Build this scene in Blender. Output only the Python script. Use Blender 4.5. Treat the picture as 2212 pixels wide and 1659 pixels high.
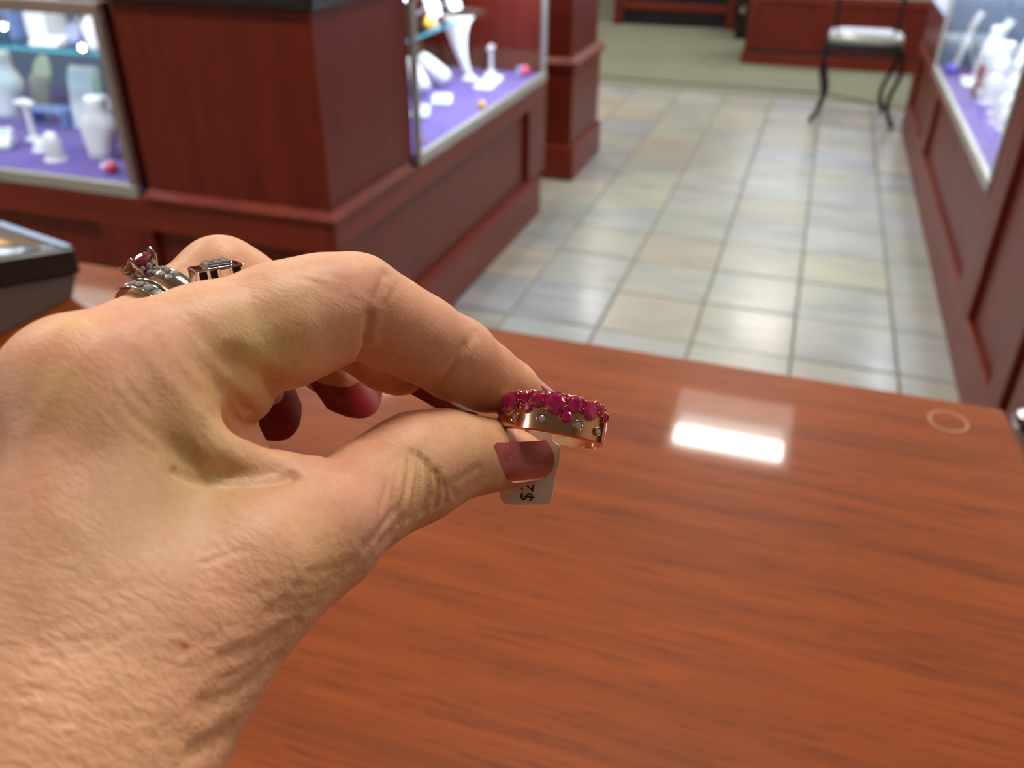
import bpy, bmesh, math, random
import numpy as np
from mathutils import Vector, Matrix

random.seed(7); np.random.seed(7)
for o in list(bpy.data.objects): bpy.data.objects.remove(o, do_unlink=True)
S = bpy.context.scene
COL = S.collection

# ------------------------------------------------------------------ camera
CX, CY, FPX, CAMH = 1106.0, 829.5, 1850.0, 1.26
def cam_axes():
    a = np.array([1828 - CX, -265 - CY, FPX]); a /= np.linalg.norm(a)      # aisle direction (+Y)
    h = np.array([1, 0.007, 0.0])                                         # horizon slope
    up = np.cross(a, h); up /= np.linalg.norm(up)
    if up[1] > 0: up = -up
    x = np.cross(a, up); x /= np.linalg.norm(x)
    if x[0] < 0: x = -x
    return np.stack([x, a, up])
RW = cam_axes()                       # world = RW @ (right, down, forward)
CAMP = np.array([0, 0, CAMH])
cam = bpy.data.cameras.new('camera'); camo = bpy.data.objects.new('camera', cam); COL.objects.link(camo)
r_, d_, f_ = RW[:, 0], RW[:, 1], RW[:, 2]
m = Matrix(((r_[0], -d_[0], -f_[0], 0), (r_[1], -d_[1], -f_[1], 0), (r_[2], -d_[2], -f_[2], CAMH), (0, 0, 0, 1)))
camo.matrix_world = m
cam.sensor_width = 36.0; cam.lens = FPX / 2212 * 36.0
cam.clip_start = 0.005; cam.clip_end = 60
cam.dof.use_dof = True; cam.dof.focus_distance = 0.150; cam.dof.aperture_fstop = 19.0; cam.dof.aperture_blades = 6
S.camera = camo

# ------------------------------------------------------------------ world, exposure
w = bpy.data.worlds.new('world'); S.world = w; w.use_nodes = True
w.node_tree.nodes['Background'].inputs[0].default_value = (0.9, 0.95, 1.0, 1)
w.node_tree.nodes['Background'].inputs[1].default_value = 0.25
S.view_settings.view_transform = 'Standard'; S.view_settings.look = 'None'
S.view_settings.gamma = 1.0; S.view_settings.use_curve_mapping = False
S.view_settings.exposure = 0.0

# ------------------------------------------------------------------ room lamps (2x2 ceiling troffers)
CEIL = 2.72
TROFFERS = [(-0.08 + 1.9 * i, 3.5 + 2.45 * j) for i in (-2, -1, 0, 1) for j in (-2, -1, 0, 1, 2) if not (j == -2 and i >= 0)]
LAMP_W = 20.5
def area_light(name, loc, sx, sy, watts, color, rot=(0, 0, 0), parent=None):
    l = bpy.data.lights.new(name, 'AREA'); l.shape = 'RECTANGLE'; l.size = sx; l.size_y = sy
    l.energy = watts; l.color = color
    o = bpy.data.objects.new(name, l); COL.objects.link(o)
    o.location = loc; o.rotation_euler = rot
    if parent:
        o.parent = parent; o.location = Vector(loc) - wloc(parent)
    return o

# ------------------------------------------------------------------ helpers
def ray(px, py): return RW @ np.array([px - CX, py - CY, FPX])
def on_z(px, py, z): d = ray(px, py); t = (z - CAMH) / d[2]; return d * t + CAMP
def on_x(px, py, X): d = ray(px, py); return d * (X / d[0]) + CAMP
def on_y(px, py, Y): d = ray(px, py); return d * (Y / d[1]) + CAMP
def wloc(o):
    v = Vector((0, 0, 0))
    while o: v += o.location; o = o.parent
    return v

class G:
    def __init__(s): s.v = []; s.f = []
    def add(s, vs, fs):
        b = len(s.v); s.v += [tuple(map(float, p)) for p in vs]; s.f += [tuple(i + b for i in f) for f in fs]; return s
    def box(s, x0, x1, y0, y1, z0, z1):
        x0, x1 = sorted((x0, x1)); y0, y1 = sorted((y0, y1)); z0, z1 = sorted((z0, z1))
        return s.add([(x0, y0, z0), (x1, y0, z0), (x1, y1, z0), (x0, y1, z0), (x0, y0, z1), (x1, y0, z1), (x1, y1, z1), (x0, y1, z1)],
                     [(3, 2, 1, 0), (4, 5, 6, 7), (0, 1, 5, 4), (1, 2, 6, 5), (2, 3, 7, 6), (3, 0, 4, 7)])
    def hexa(s, bot, top):
        return s.add(list(bot) + list(top), [(3, 2, 1, 0), (4, 5, 6, 7), (0, 1, 5, 4), (1, 2, 6, 5), (2, 3, 7, 6), (3, 0, 4, 7)])
    def prism(s, poly, z0, z1):
        n = len(poly)
        return s.add([(x, y, z0) for x, y in poly] + [(x, y, z1) for x, y in poly],
                     [tuple(range(n - 1, -1, -1)), tuple(range(n, 2 * n))] + [(i, (i + 1) % n, n + (i + 1) % n, n + i) for i in range(n)])
    def lathe(s, prof, c, seg=24, axis=(0, 0, 1), sx=1.0, sy=1.0, rot=0.0):
        ax = Vector(axis).normalized(); q = Vector((0, 0, 1)).rotation_difference(ax); c = Vector(c)
        vs = []
        for r, z in prof:
            for k in range(seg):
                a = 2 * math.pi * k / seg + rot
                vs.append(c + q @ Vector((r * sx * math.cos(a), r * sy * math.sin(a), z)))
        n = len(prof)
        fs = [(i * seg + k, i * seg + (k + 1) % seg, (i + 1) * seg + (k + 1) % seg, (i + 1) * seg + k) for i in range(n - 1) for k in range(seg)]
        fs += [tuple(range(seg - 1, -1, -1)), tuple(range((n - 1) * seg, n * seg))]
        return s.add(vs, fs)
    def tube(s, pts, rad, seg=10, closed=False, sq=1.0):
        pts = [Vector(p) for p in pts]; n = len(pts)
        if not hasattr(rad, '__len__'): rad = [rad] * n
        nrm = None; vs = []
        for i, p in enumerate(pts):
            if closed: t = pts[(i + 1) % n] - pts[i - 1]
            else: t = pts[min(i + 1, n - 1)] - pts[max(i - 1, 0)]
            t.normalize()
            if nrm is None:
                nrm = t.orthogonal().normalized()
            nrm = (nrm - t * nrm.dot(t)).normalized(); b = t.cross(nrm)
            for k in range(seg):
                a = 2 * math.pi * k / seg
                vs.append(p + rad[i] * (math.cos(a) * nrm + sq * math.sin(a) * b))
        m = n if closed else n - 1
        fs = [(i * seg + k, i * seg + (k + 1) % seg, ((i + 1) % n) * seg + (k + 1) % seg, ((i + 1) % n) * seg + k) for i in range(m) for k in range(seg)]
        if not closed: fs += [tuple(range(seg - 1, -1, -1)), tuple(range((n - 1) * seg, n * seg))]
        return s.add(vs, fs)
    def sheet(s, rows, th, nrm_hint):
        """a curved slab from a grid of points, thickness th along nrm_hint"""
        R, C = len(rows), len(rows[0]); h = Vector(nrm_hint) * th
        top = [Vector(p) for r in rows for p in r]; bot = [p + h for p in top]; n = R * C
        fs = []
        for i in range(R - 1):
            for j in range(C - 1):
                a = i * C + j; fs.append((a, a + 1, a + C + 1, a + C)); fs.append((n + a, n + a + C, n + a + C + 1, n + a + 1))
        edge = [j for j in range(C)] + [i * C + C - 1 for i in range(1, R)] + [(R - 1) * C + j for j in range(C - 2, -1, -1)] + [i * C for i in range(R - 2, 0, -1)]
        for a, b in zip(edge, edge[1:] + edge[:1]): fs.append((b, a, n + a, n + b))
        return s.add(top + bot, fs)

def tag(o, label=None, cat=None, group=None, kind=None):
    if label: o['label'] = label
    if cat: o['category'] = cat
    if group: o['group'] = group
    if kind: o['kind'] = kind
    return o
def obj(name, g, mat, parent=None, bevel=0, smooth=None, origin=None, seg=2, label=None):
    me = bpy.data.meshes.new(name)
    off = wloc(parent) if parent else Vector(origin if origin is not None else (0, 0, 0))
    vs = [(p[0] - off.x, p[1] - off.y, p[2] - off.z) for p in g.v]
    me.from_pydata(vs, [], g.f); me.update()
    bm = bmesh.new(); bm.from_mesh(me); bmesh.ops.recalc_face_normals(bm, faces=bm.faces); bm.to_mesh(me); bm.free()
    if smooth is not None:
        me.polygons.foreach_set('use_smooth', [True] * len(me.polygons))
        if smooth < 180: me.set_sharp_from_angle(angle=math.radians(smooth))
    me.materials.append(mat)
    o = bpy.data.objects.new(name, me); COL.objects.link(o)
    if parent: o.parent = parent
    else: o.location = off
    if bevel:
        md = o.modifiers.new('bevel', 'BEVEL'); md.width = bevel; md.segments = seg; md.limit_method = 'ANGLE'; md.angle_limit = math.radians(40)
        md.harden_normals = False
    if label: o['label'] = label
    return o
def thing(name, loc, label, cat, group=None, kind=None):
    o = bpy.data.objects.new(name, None); COL.objects.link(o); o.location = loc; o.empty_display_size = 0.05
    return tag(o, label, cat, group, kind)

# ------------------------------------------------------------------ materials
def s2l(c):
    return tuple(((x / 255) / 12.92 if x / 255 <= 0.04045 else ((x / 255 + 0.055) / 1.055) ** 2.4) for x in c) + (1.0,)
def mat(name):
    m = bpy.data.materials.new(name); m.use_nodes = True
    nt = m.node_tree; b = nt.nodes['Principled BSDF']; return m, nt, b
def nd(nt, t, **kw):
    n = nt.nodes.new(t)
    for k, v in kw.items():
        if k in n.inputs.keys() if hasattr(n.inputs, 'keys') else False: n.inputs[k].default_value = v
        else: setattr(n, k, v)
    return n
def ramp(nt, src, stops):
    r = nt.nodes.new('ShaderNodeValToRGB'); e = r.color_ramp.elements
    while len(e) < len(stops): e.new(0.5)
    for i, (p, c) in enumerate(stops): e[i].position = p; e[i].color = c
    nt.links.new(src, r.inputs[0]); return r.outputs[0]
def coords(nt, scale=(1, 1, 1), kind='Object', loc=(0, 0, 0)):
    t = nt.nodes.new('ShaderNodeTexCoord'); mp = nt.nodes.new('ShaderNodeMapping')
    mp.inputs['Scale'].default_value = scale; mp.inputs['Location'].default_value = loc
    nt.links.new(t.outputs[kind], mp.inputs['Vector']); return mp.outputs[0]
def noise(nt, vec, scale, detail=4, rough=0.5, dist=0.0):
    n = nt.nodes.new('ShaderNodeTexNoise'); n.inputs['Scale'].default_value = scale; n.inputs['Detail'].default_value = detail
    n.inputs['Roughness'].default_value = rough; n.inputs['Distortion'].default_value = dist
    nt.links.new(vec, n.inputs['Vector']); return n.outputs[0]
def bump(nt, b, h, strength, dist, prev=None):
    n = nt.nodes.new('ShaderNodeBump'); n.inputs['Strength'].default_value = strength; n.inputs['Distance'].default_value = dist
    nt.links.new(h, n.inputs['Height'])
    if prev is not None: nt.links.new(prev, n.inputs['Normal'])
    nt.links.new(n.outputs[0], b.inputs['Normal']); return n.outputs[0]
def mixc(nt, fac, a, bcol, blend='MIX'):
    m = nt.nodes.new('ShaderNodeMix'); m.data_type = 'RGBA'; m.blend_type = blend
    if isinstance(fac, float): m.inputs[0].default_value = fac
    else: nt.links.new(fac, m.inputs[0])
    for i, c in ((6, a), (7, bcol)):
        if isinstance(c, tuple): m.inputs[i].default_value = c
        else: nt.links.new(c, m.inputs[i])
    return m.outputs[2]

def plain(name, col, rough=0.5, metal=0.0, coat=0.0, noise_amt=0.06, nscale=8.0, spec=0.5, sheen=0.0):
    m, nt, b = mat(name)
    v = coords(nt); f = noise(nt, v, nscale, 3)
    c0 = tuple(max(0, x * (1 - noise_amt)) for x in col[:3]) + (1,); c1 = tuple(min(1, x * (1 + noise_amt)) for x in col[:3]) + (1,)
    nt.links.new(ramp(nt, f, [(0.3, c0), (0.7, c1)]), b.inputs['Base Color'])
    b.inputs['Roughness'].default_value = rough; b.inputs['Metallic'].default_value = metal
    b.inputs['Coat Weight'].default_value = coat; b.inputs['Coat Roughness'].default_value = 0.06
    b.inputs['Specular IOR Level'].default_value = spec; b.inputs['Sheen Weight'].default_value = sheen
    return m
def wood(name, dark, mid, light, grain='z', rough=0.4, coat=0.25, coat_rough=0.12, fine=1.0, contrast=1.0, spec=0.3):
    m, nt, b = mat(name)
    L, A = 1.6 * fine, 26.0 * fine
    sc = {'x': (L, A, A), 'y': (A, L, A), 'z': (A, A, L)}[grain]
    v = coords(nt, sc); f1 = noise(nt, v, 1.0, 5, 0.6, 0.35)
    v2 = coords(nt, tuple(q * 5 for q in sc), loc=(3, 1, 7)); f2 = noise(nt, v2, 1.0, 3, 0.6, 0.2)
    v3 = coords(nt, (1.3, 1.3, 1.3)); f3 = noise(nt, v3, 1.0, 2)
    c = ramp(nt, f1, [(0.28, dark), (0.5, mid), (0.72, light)])
    pore = ramp(nt, f2, [(0.33, (0.55, 0.5, 0.5, 1)), (0.46, (1, 1, 1, 1))])
    c = mixc(nt, 0.55 * contrast, c, pore, 'MULTIPLY')
    big = ramp(nt, f3, [(0.3, (0.86, 0.84, 0.84, 1)), (0.7, (1.08, 1.06, 1.05, 1))])
    c = mixc(nt, 0.6, c, big, 'MULTIPLY')
    nt.links.new(c, b.inputs['Base Color'])
    b.inputs['Roughness'].default_value = rough; b.inputs['Coat Weight'].default_value = coat; b.inputs['Coat Roughness'].default_value = coat_rough
    b.inputs['Specular IOR Level'].default_value = spec
    bump(nt, b, f2, 0.04, 0.001)
    return m
M = {}
M['wood'] = wood('cherry_wood_upright', s2l((84, 22, 10)), s2l((96, 27, 12)), s2l((106, 32, 15)), 'z', 0.42, 0.06, 0.2)
M['wood_y'] = wood('cherry_wood_rail_y', s2l((92, 27, 12)), s2l((106, 33, 15)), s2l((118, 40, 18)), 'y', 0.42, 0.06, 0.2)
M['wood_x'] = wood('cherry_wood_rail_x', s2l((92, 27, 12)), s2l((106, 33, 15)), s2l((118, 40, 18)), 'x', 0.42, 0.06, 0.2)
M['counter'] = wood('cherry_laminate', s2l((100, 43, 5)), s2l((122, 55, 8)), s2l((134, 63, 13)), 'x', 0.45, 0.36, 0.045, 2.6, 1.5, 0.15)
M['edge'] = plain('cherry_edge_band', s2l((120, 54, 26)), 0.35, coat=0.3)
M['black'] = plain('black_stone', s2l((18, 20, 28)), 0.25, coat=0.4)
M['blackplastic'] = plain('black_plastic', s2l((10, 10, 12)), 0.3)
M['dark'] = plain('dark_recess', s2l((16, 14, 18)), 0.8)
M['iron'] = plain('wrought_iron', s2l((38, 34, 38)), 0.42, 0.7)
M['seat'] = plain('grey_vinyl', s2l((140, 146, 142)), 0.22, coat=0.7)
M['silver'] = plain('brushed_aluminium', s2l((176, 176, 172)), 0.4, 0.6)
M['bronze'] = plain('champagne_aluminium', s2l((150, 138, 132)), 0.45, 0.6)
M['chrome'] = plain('chrome', s2l((225, 225, 230)), 0.08, 1.0)
M['purple'] = plain('purple_velvet', s2l((84, 54, 150)), 0.85, sheen=0.3, noise_amt=0.15, nscale=40)
M['white'] = plain('white_leatherette', s2l((225, 228, 230)), 0.42, noise_amt=0.03)
M['cream'] = plain('pale_green_leatherette', s2l((188, 205, 180)), 0.5, noise_amt=0.04)
M['taupe'] = plain('taupe_card', s2l((150, 142, 134)), 0.6)
M['bluegrey'] = plain('blue_grey_acrylic', s2l((120, 150, 205)), 0.2)
M['pink'] = plain('pink_glass', s2l((232, 70, 120)), 0.15, coat=0.6)
M['orange'] = plain('orange_yellow_glass', s2l((250, 170, 30)), 0.15, coat=0.6, noise_amt=0.3, nscale=30)
M['shell'] = plain('pale_blue_shell', s2l((160, 175, 225)), 0.25, coat=0.4)
M['blueglass'] = plain('cobalt_glass', s2l((90, 105, 235)), 0.15, coat=0.6)
M['redbrown'] = plain('red_brown_card', s2l((140, 50, 30)), 0.5)
M['backblue'] = plain('blue_grey_backing', s2l((110, 130, 150)), 0.5)
M['ceiling'] = plain('ceiling_tile', s2l((200, 198, 192)), 0.9, nscale=60)
M['wall'] = plain('warm_wall_paint', s2l((176, 150, 128)), 0.8)
M['fixture'] = plain('white_enamel', s2l((225, 222, 212)), 0.35)
M['greybase'] = plain('grey_plastic', s2l((82, 70, 64)), 0.5)
M['mark'] = plain('dried_ring_mark', s2l((156, 106, 84)), 0.5)

def emis(name, col, st):
    m, nt, b = mat(name)
    b.inputs['Base Color'].default_value = (0.8, 0.8, 0.8, 1)
    b.inputs['Emission Color'].default_value = col; b.inputs['Emission Strength'].default_value = st; return m
M['tube'] = emis('lit_fluorescent_lens', (1, 0.96, 0.86, 1), 14.0)
M['reflector_glow'] = emis('glowing_reflector', (1, 0.93, 0.84, 1), 5.0)  # fixture reflector; the lamplight falling on it is given as its own glow
M['tube_dim'] = emis('dim_fluorescent_lens', (1, 0.97, 0.84, 1), 16.0)
M['led'] = emis('led_strip', (0.78, 0.87, 1, 1), 10.0)
M['glint'] = emis('glint_glow', (0.95, 0.98, 1, 1), 30.0)  # glow that stands for bright glints on the case fittings

def glass_pane(name, tint=(0.97, 0.98, 0.98, 1)):
    m, nt, b = mat(name); nt.nodes.remove(b)
    out = nt.nodes['Material Output']
    tr = nt.nodes.new('ShaderNodeBsdfTransparent'); tr.inputs[0].default_value = tint
    gl = nt.nodes.new('ShaderNodeBsdfGlossy')
    lw = nt.nodes.new('ShaderNodeLayerWeight'); lw.inputs[0].default_value = 0.5
    pw = nt.nodes.new('ShaderNodeMath'); pw.operation = 'POWER'; nt.links.new(lw.outputs['Facing'], pw.inputs[0]); pw.inputs[1].default_value = 5.0  # Schlick falloff
    ma = nt.nodes.new('ShaderNodeMath'); ma.operation = 'MULTIPLY_ADD'; nt.links.new(pw.outputs[0], ma.inputs[0]); ma.inputs[1].default_value = 0.55; ma.inputs[2].default_value = 0.035
    tx = noise(nt, coords(nt), 3.0, 2); rr = ramp(nt, tx, [(0.3, (0.015, 0.015, 0.015, 1)), (0.7, (0.03, 0.03, 0.03, 1))]); nt.links.new(rr, gl.inputs['Roughness'])
    mx = nt.nodes.new('ShaderNodeMixShader'); nt.links.new(ma.outputs[0], mx.inputs[0]); nt.links.new(tr.outputs[0], mx.inputs[1]); nt.links.new(gl.outputs[0], mx.inputs[2])
    nt.links.new(mx.outputs[0], out.inputs[0]); return m
M['glass'] = glass_pane('case_glass')
M['shelfglass'] = glass_pane('green_shelf_glass', (0.75, 0.93, 0.95, 1))
M['shelfedge'] = plain('glass_edge_teal', s2l((60, 150, 165)), 0.2)

def tile_mat():
    m, nt, b = mat('slate_tile')
    oi = nt.nodes.new('ShaderNodeObjectInfo')
    t = nt.nodes.new('ShaderNodeTexCoord')
    add = nt.nodes.new('ShaderNodeVectorMath'); add.operation = 'MULTIPLY_ADD'
    nt.links.new(oi.outputs['Random'], add.inputs[0]); add.inputs[1].default_value = (40, 60, 20); nt.links.new(t.outputs['Object'], add.inputs[2])
    base = ramp(nt, oi.outputs['Random'], [(0.0, s2l((156, 161, 151))), (0.2, s2l((150, 153, 152))), (0.38, s2l((160, 160, 145))), (0.55, s2l((146, 151, 160))), (0.72, s2l((164, 168, 160))), (0.88, s2l((156, 152, 141))), (1.0, s2l((148, 157, 152)))])
    mp = nt.nodes.new('ShaderNodeMapping'); mp.inputs['Scale'].default_value = (3.5, 9, 5); nt.links.new(add.outputs[0], mp.inputs['Vector'])
    f = noise(nt, mp.outputs[0], 1.0, 4, 0.55, 0.4)
    var = ramp(nt, f, [(0.3, (0.74, 0.74, 0.76, 1)), (0.5, (1, 1, 0.98, 1)), (0.68, (1.1, 1.06, 0.94, 1))])
    f2 = noise(nt, add.outputs[0], 60, 3)
    c = mixc(nt, 0.9, base, var, 'MULTIPLY')
    nt.links.new(c, b.inputs['Base Color'])
    b.inputs['Roughness'].default_value = 0.3; b.inputs['Coat Weight'].default_value = 0.15; b.inputs['Coat Roughness'].default_value = 0.15
    n1 = bump(nt, b, f, 0.25, 0.004); bump(nt, b, f2, 0.08, 0.001, n1)
    return m
M['tile'] = tile_mat()
M['grout'] = plain('grey_grout', s2l((112, 110, 98)), 0.9, nscale=80)
def carpet_mat():
    m, nt, b = mat('grey_green_carpet')
    v = coords(nt); f = noise(nt, v, 260, 3, 0.7); f2 = noise(nt, v, 2.0, 3)
    c = ramp(nt, f, [(0.3, s2l((84, 88, 66))), (0.7, s2l((118, 122, 98)))])
    c = mixc(nt, 0.6, c, ramp(nt, f2, [(0.3, (0.85, 0.85, 0.83, 1)), (0.7, (1.1, 1.1, 1.08, 1))]), 'MULTIPLY')
    nt.links.new(c, b.inputs['Base Color']); b.inputs['Roughness'].default_value = 0.95; b.inputs['Sheen Weight'].default_value = 0.2
    bump(nt, b, f, 0.6, 0.004); return m
M['carpet'] = carpet_mat()

# ------------------------------------------------------------------ room shell
struct = lambda o: tag(o, kind='structure')
X0, X1, Y0, Y1 = -5.2, 3.4, -3.2, 11.2
floor = struct(obj('floor', G().box(X0, X1, Y0, Y1, -0.06, -0.004), M['grout']))
struct(obj('ceiling', G().box(X0, X1, Y0, Y1, CEIL, CEIL + 0.06), M['ceiling']))
struct(obj('wall_back', G().box(X0, X1, Y1, Y1 + 0.1, 0, CEIL), M['wall']))
struct(obj('wall_front', G().box(X0, X1, Y0 - 0.1, Y0, 0, CEIL), M['wall']))
struct(obj('wall_left', G().box(X0 - 0.1, X0, Y0, Y1, 0, CEIL), M['wall']))
struct(obj('wall_right', G().box(X1, X1 + 0.1, Y0, Y1, 0, CEIL), M['wall']))
# floor tiles, one object each
TS = 0.3045
gx0 = 0.0865; gy0 = 2.44                     # a grout crossing measured on the floor
tme = None
g = G().box(-TS / 2 + 0.004, TS / 2 - 0.004, -TS / 2 + 0.004, TS / 2 - 0.004, -0.010, 0.0)
first = obj('floor_tile', g, M['tile'], floor, bevel=0.0035)
done = 0
for i in range(-8, 2):
    for j in range(-6, 13):
        x = gx0 + (i + 0.5) * TS; y = gy0 + (j + 0.5) * TS
        if y + TS / 2 > 6.36: continue
        if x > 0.7 or (x < -1.2 and not 3.5 < y): continue
        o = first if done == 0 else first.copy()
        if done: COL.objects.link(o); o.parent = floor
        o.location = (x, y, random.uniform(-0.0008, 0.0008)); done += 1
tag(obj('floor_carpet', G().prism([(X0, 6.36), (0.09, 6.36), (0.62, 5.98), (X1, 5.98), (X1, Y1), (X0, Y1)], -0.004, 0.008), M['carpet']), kind='structure')

# troffers
def troffer(x, y, i):
    near = (i % 20)
    t = thing('ceiling_light', (x, y, CEIL), 'square recessed fluorescent ceiling light, seen only as its glare on the counter' if (abs(x + .08) < .01 and abs(y - 3.5) < .01) else 'square recessed fluorescent ceiling light over the shop floor', 'ceiling light', 'recessed ceiling lights')
    h = 0.3
    g = G()
    for a, b_, c, d in ((-h, h, -h, -h + .03), (-h, h, h - .03, h), (-h, -h + .03, -h, h), (h - .03, h, -h, h)):
        g.box(x + a, x + b_, y + c, y + d, CEIL - .012, CEIL - .001)
    obj('frame', g, M['fixture'], t, bevel=.003)
    g = G()
    q = h - .03
    obj('reflector_glow', G().box(x - q, x + q, y - q, y + q, CEIL - .008, CEIL - .003), M['reflector_glow'], t)  # flat reflector area made to glow as if lit by the lamps
    obj('lamp', G().box(x - .235, x + .235, y - .23, y - .085, CEIL - .02, CEIL - .009), M['tube'], t, bevel=.003)
    obj('lamp', G().box(x - .235, x + .235, y - .005, y + .025, CEIL - .02, CEIL - .009), M['tube_dim'], t, bevel=.003)
    area_light('lamp_light', (x, y - .157, CEIL - .024), .47, .14, LAMP_W, (1, .955, .88), parent=t)
    return t
for i, (x, y) in enumerate(TROFFERS): troffer(x, y, i)

# ------------------------------------------------------------------ cabinets
def panelled(parent, face, a0, a1, plane, z0, z1, stiles, rail_lo, rail_hi, recess=.016, body=None):
    """rails, stiles and recessed panels on an axis-aligned cabinet face. face: '+x','-x','-y'. a0..a1 along the face."""
    sgn = {'+x': 1, '-x': -1, '-y': -1}[face]; yx = face[1] == 'x'
    def bx(u0, u1, dlo, dhi, zz0, zz1):
        p0, p1 = plane + sgn * dlo, plane + sgn * dhi
        return G().box(p0, p1, u0, u1, zz0, zz1) if yx else G().box(u0, u1, p0, p1, zz0, zz1)
    rm = M['wood_y'] if yx else M['wood_x']
    obj('bottom_rail', bx(a0, a1, -.02, 0, z0, rail_lo), rm, parent, bevel=.003)
    obj('top_rail', bx(a0, a1, -.02, 0, rail_hi, z1), rm, parent, bevel=.003)
    for s0, s1 in stiles: obj('stile', bx(s0, s1, -.02, 0, rail_lo, rail_hi), M['wood'], parent, bevel=.003)
    ss = sorted(stiles)
    for (q0, q1), (p0, p1) in zip(ss, ss[1:]):
        if p0 - q1 > .02: obj('panel', bx(q1, p0, -.02 - recess, -.02, rail_lo, rail_hi), M['wood'], parent)

# island on the left of the aisle: base with panelled sides, moulding and plinth
BX, BY, BT = -1.030, 1.735, 0.532
isl = thing('island_base', (-2.0, 2.6, 0), 'reddish cherry wood island base with panelled sides under the left display cases', 'cabinet')
obj('body', G().box(-3.4, BX - .036, BY + .036, 3.50, 0, BT), M['wood'], isl)
panelled(isl, '+x', BY, 3.53, BX, .165, BT, [(BY, 1.86), (3.30, 3.53)], .175, .463)
panelled(isl, '-y', -3.4, BX - .0205, BY, .165, BT, [(-3.4, -3.2), (-1.75, -1.58), (-1.12, BX - .0205)], .175, .447)
g = G(); g.prism([(-3.4, BY - .012), (BX + .012, BY - .012), (BX + .012, 3.44), (BX - .034, 3.44), (BX - .034, BY + .03), (-3.4, BY + .03)], .0, .163)
obj('plinth', g, M['wood_y'], isl, bevel=.008)
# sloped moulding ledge round the post
def ledge(parent, x_in, x_out, y_front_in, y_front_out, xl, yr, z0, z1, m_):
    g = G()
    prof = [(0, z0), (1, z0), (1, z0 + (z1 - z0) * .45), (.15, z1), (0, z1)]
    path = []
    for s, z in prof:
        X = x_in + (x_out - x_in) * s; Y = y_front_in + (y_front_out - y_front_in) * s
        path.append([(xl, Y, z), (X, Y, z), (X, yr, z)])
    n = len(prof); vs = [p for row in path for p in row]
    fs = []
    for i in range(n):
        k = (i + 1) % n
        for j in range(2): fs.append((i * 3 + j, i * 3 + j + 1, k * 3 + j + 1, k * 3 + j))
    fs += [tuple(i * 3 for i in range(n)), tuple(i * 3 + 2 for i in range(n - 1, -1, -1))]
    g.add(vs, fs); return obj('moulding', g, m_, parent, bevel=.002)
post = thing('corner_post', (-1.3, 2.0, BT), 'wide dark cherry wood corner post with black top between two lit display cases', 'cabinet post')
PT = 1.008
obj('column', G().box(-1.575, -1.047, 1.752, 2.232, BT, PT), M['wood'], post, bevel=.004)
ledge(post, -1.05, -1.022, 1.755, 1.727, -1.578, 2.19, BT, .556, M['wood_y'])
obj('top', G().box(-1.597, -1.03, 1.735, 2.243, PT, PT + .035), M['black'], post, bevel=.005)

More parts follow.
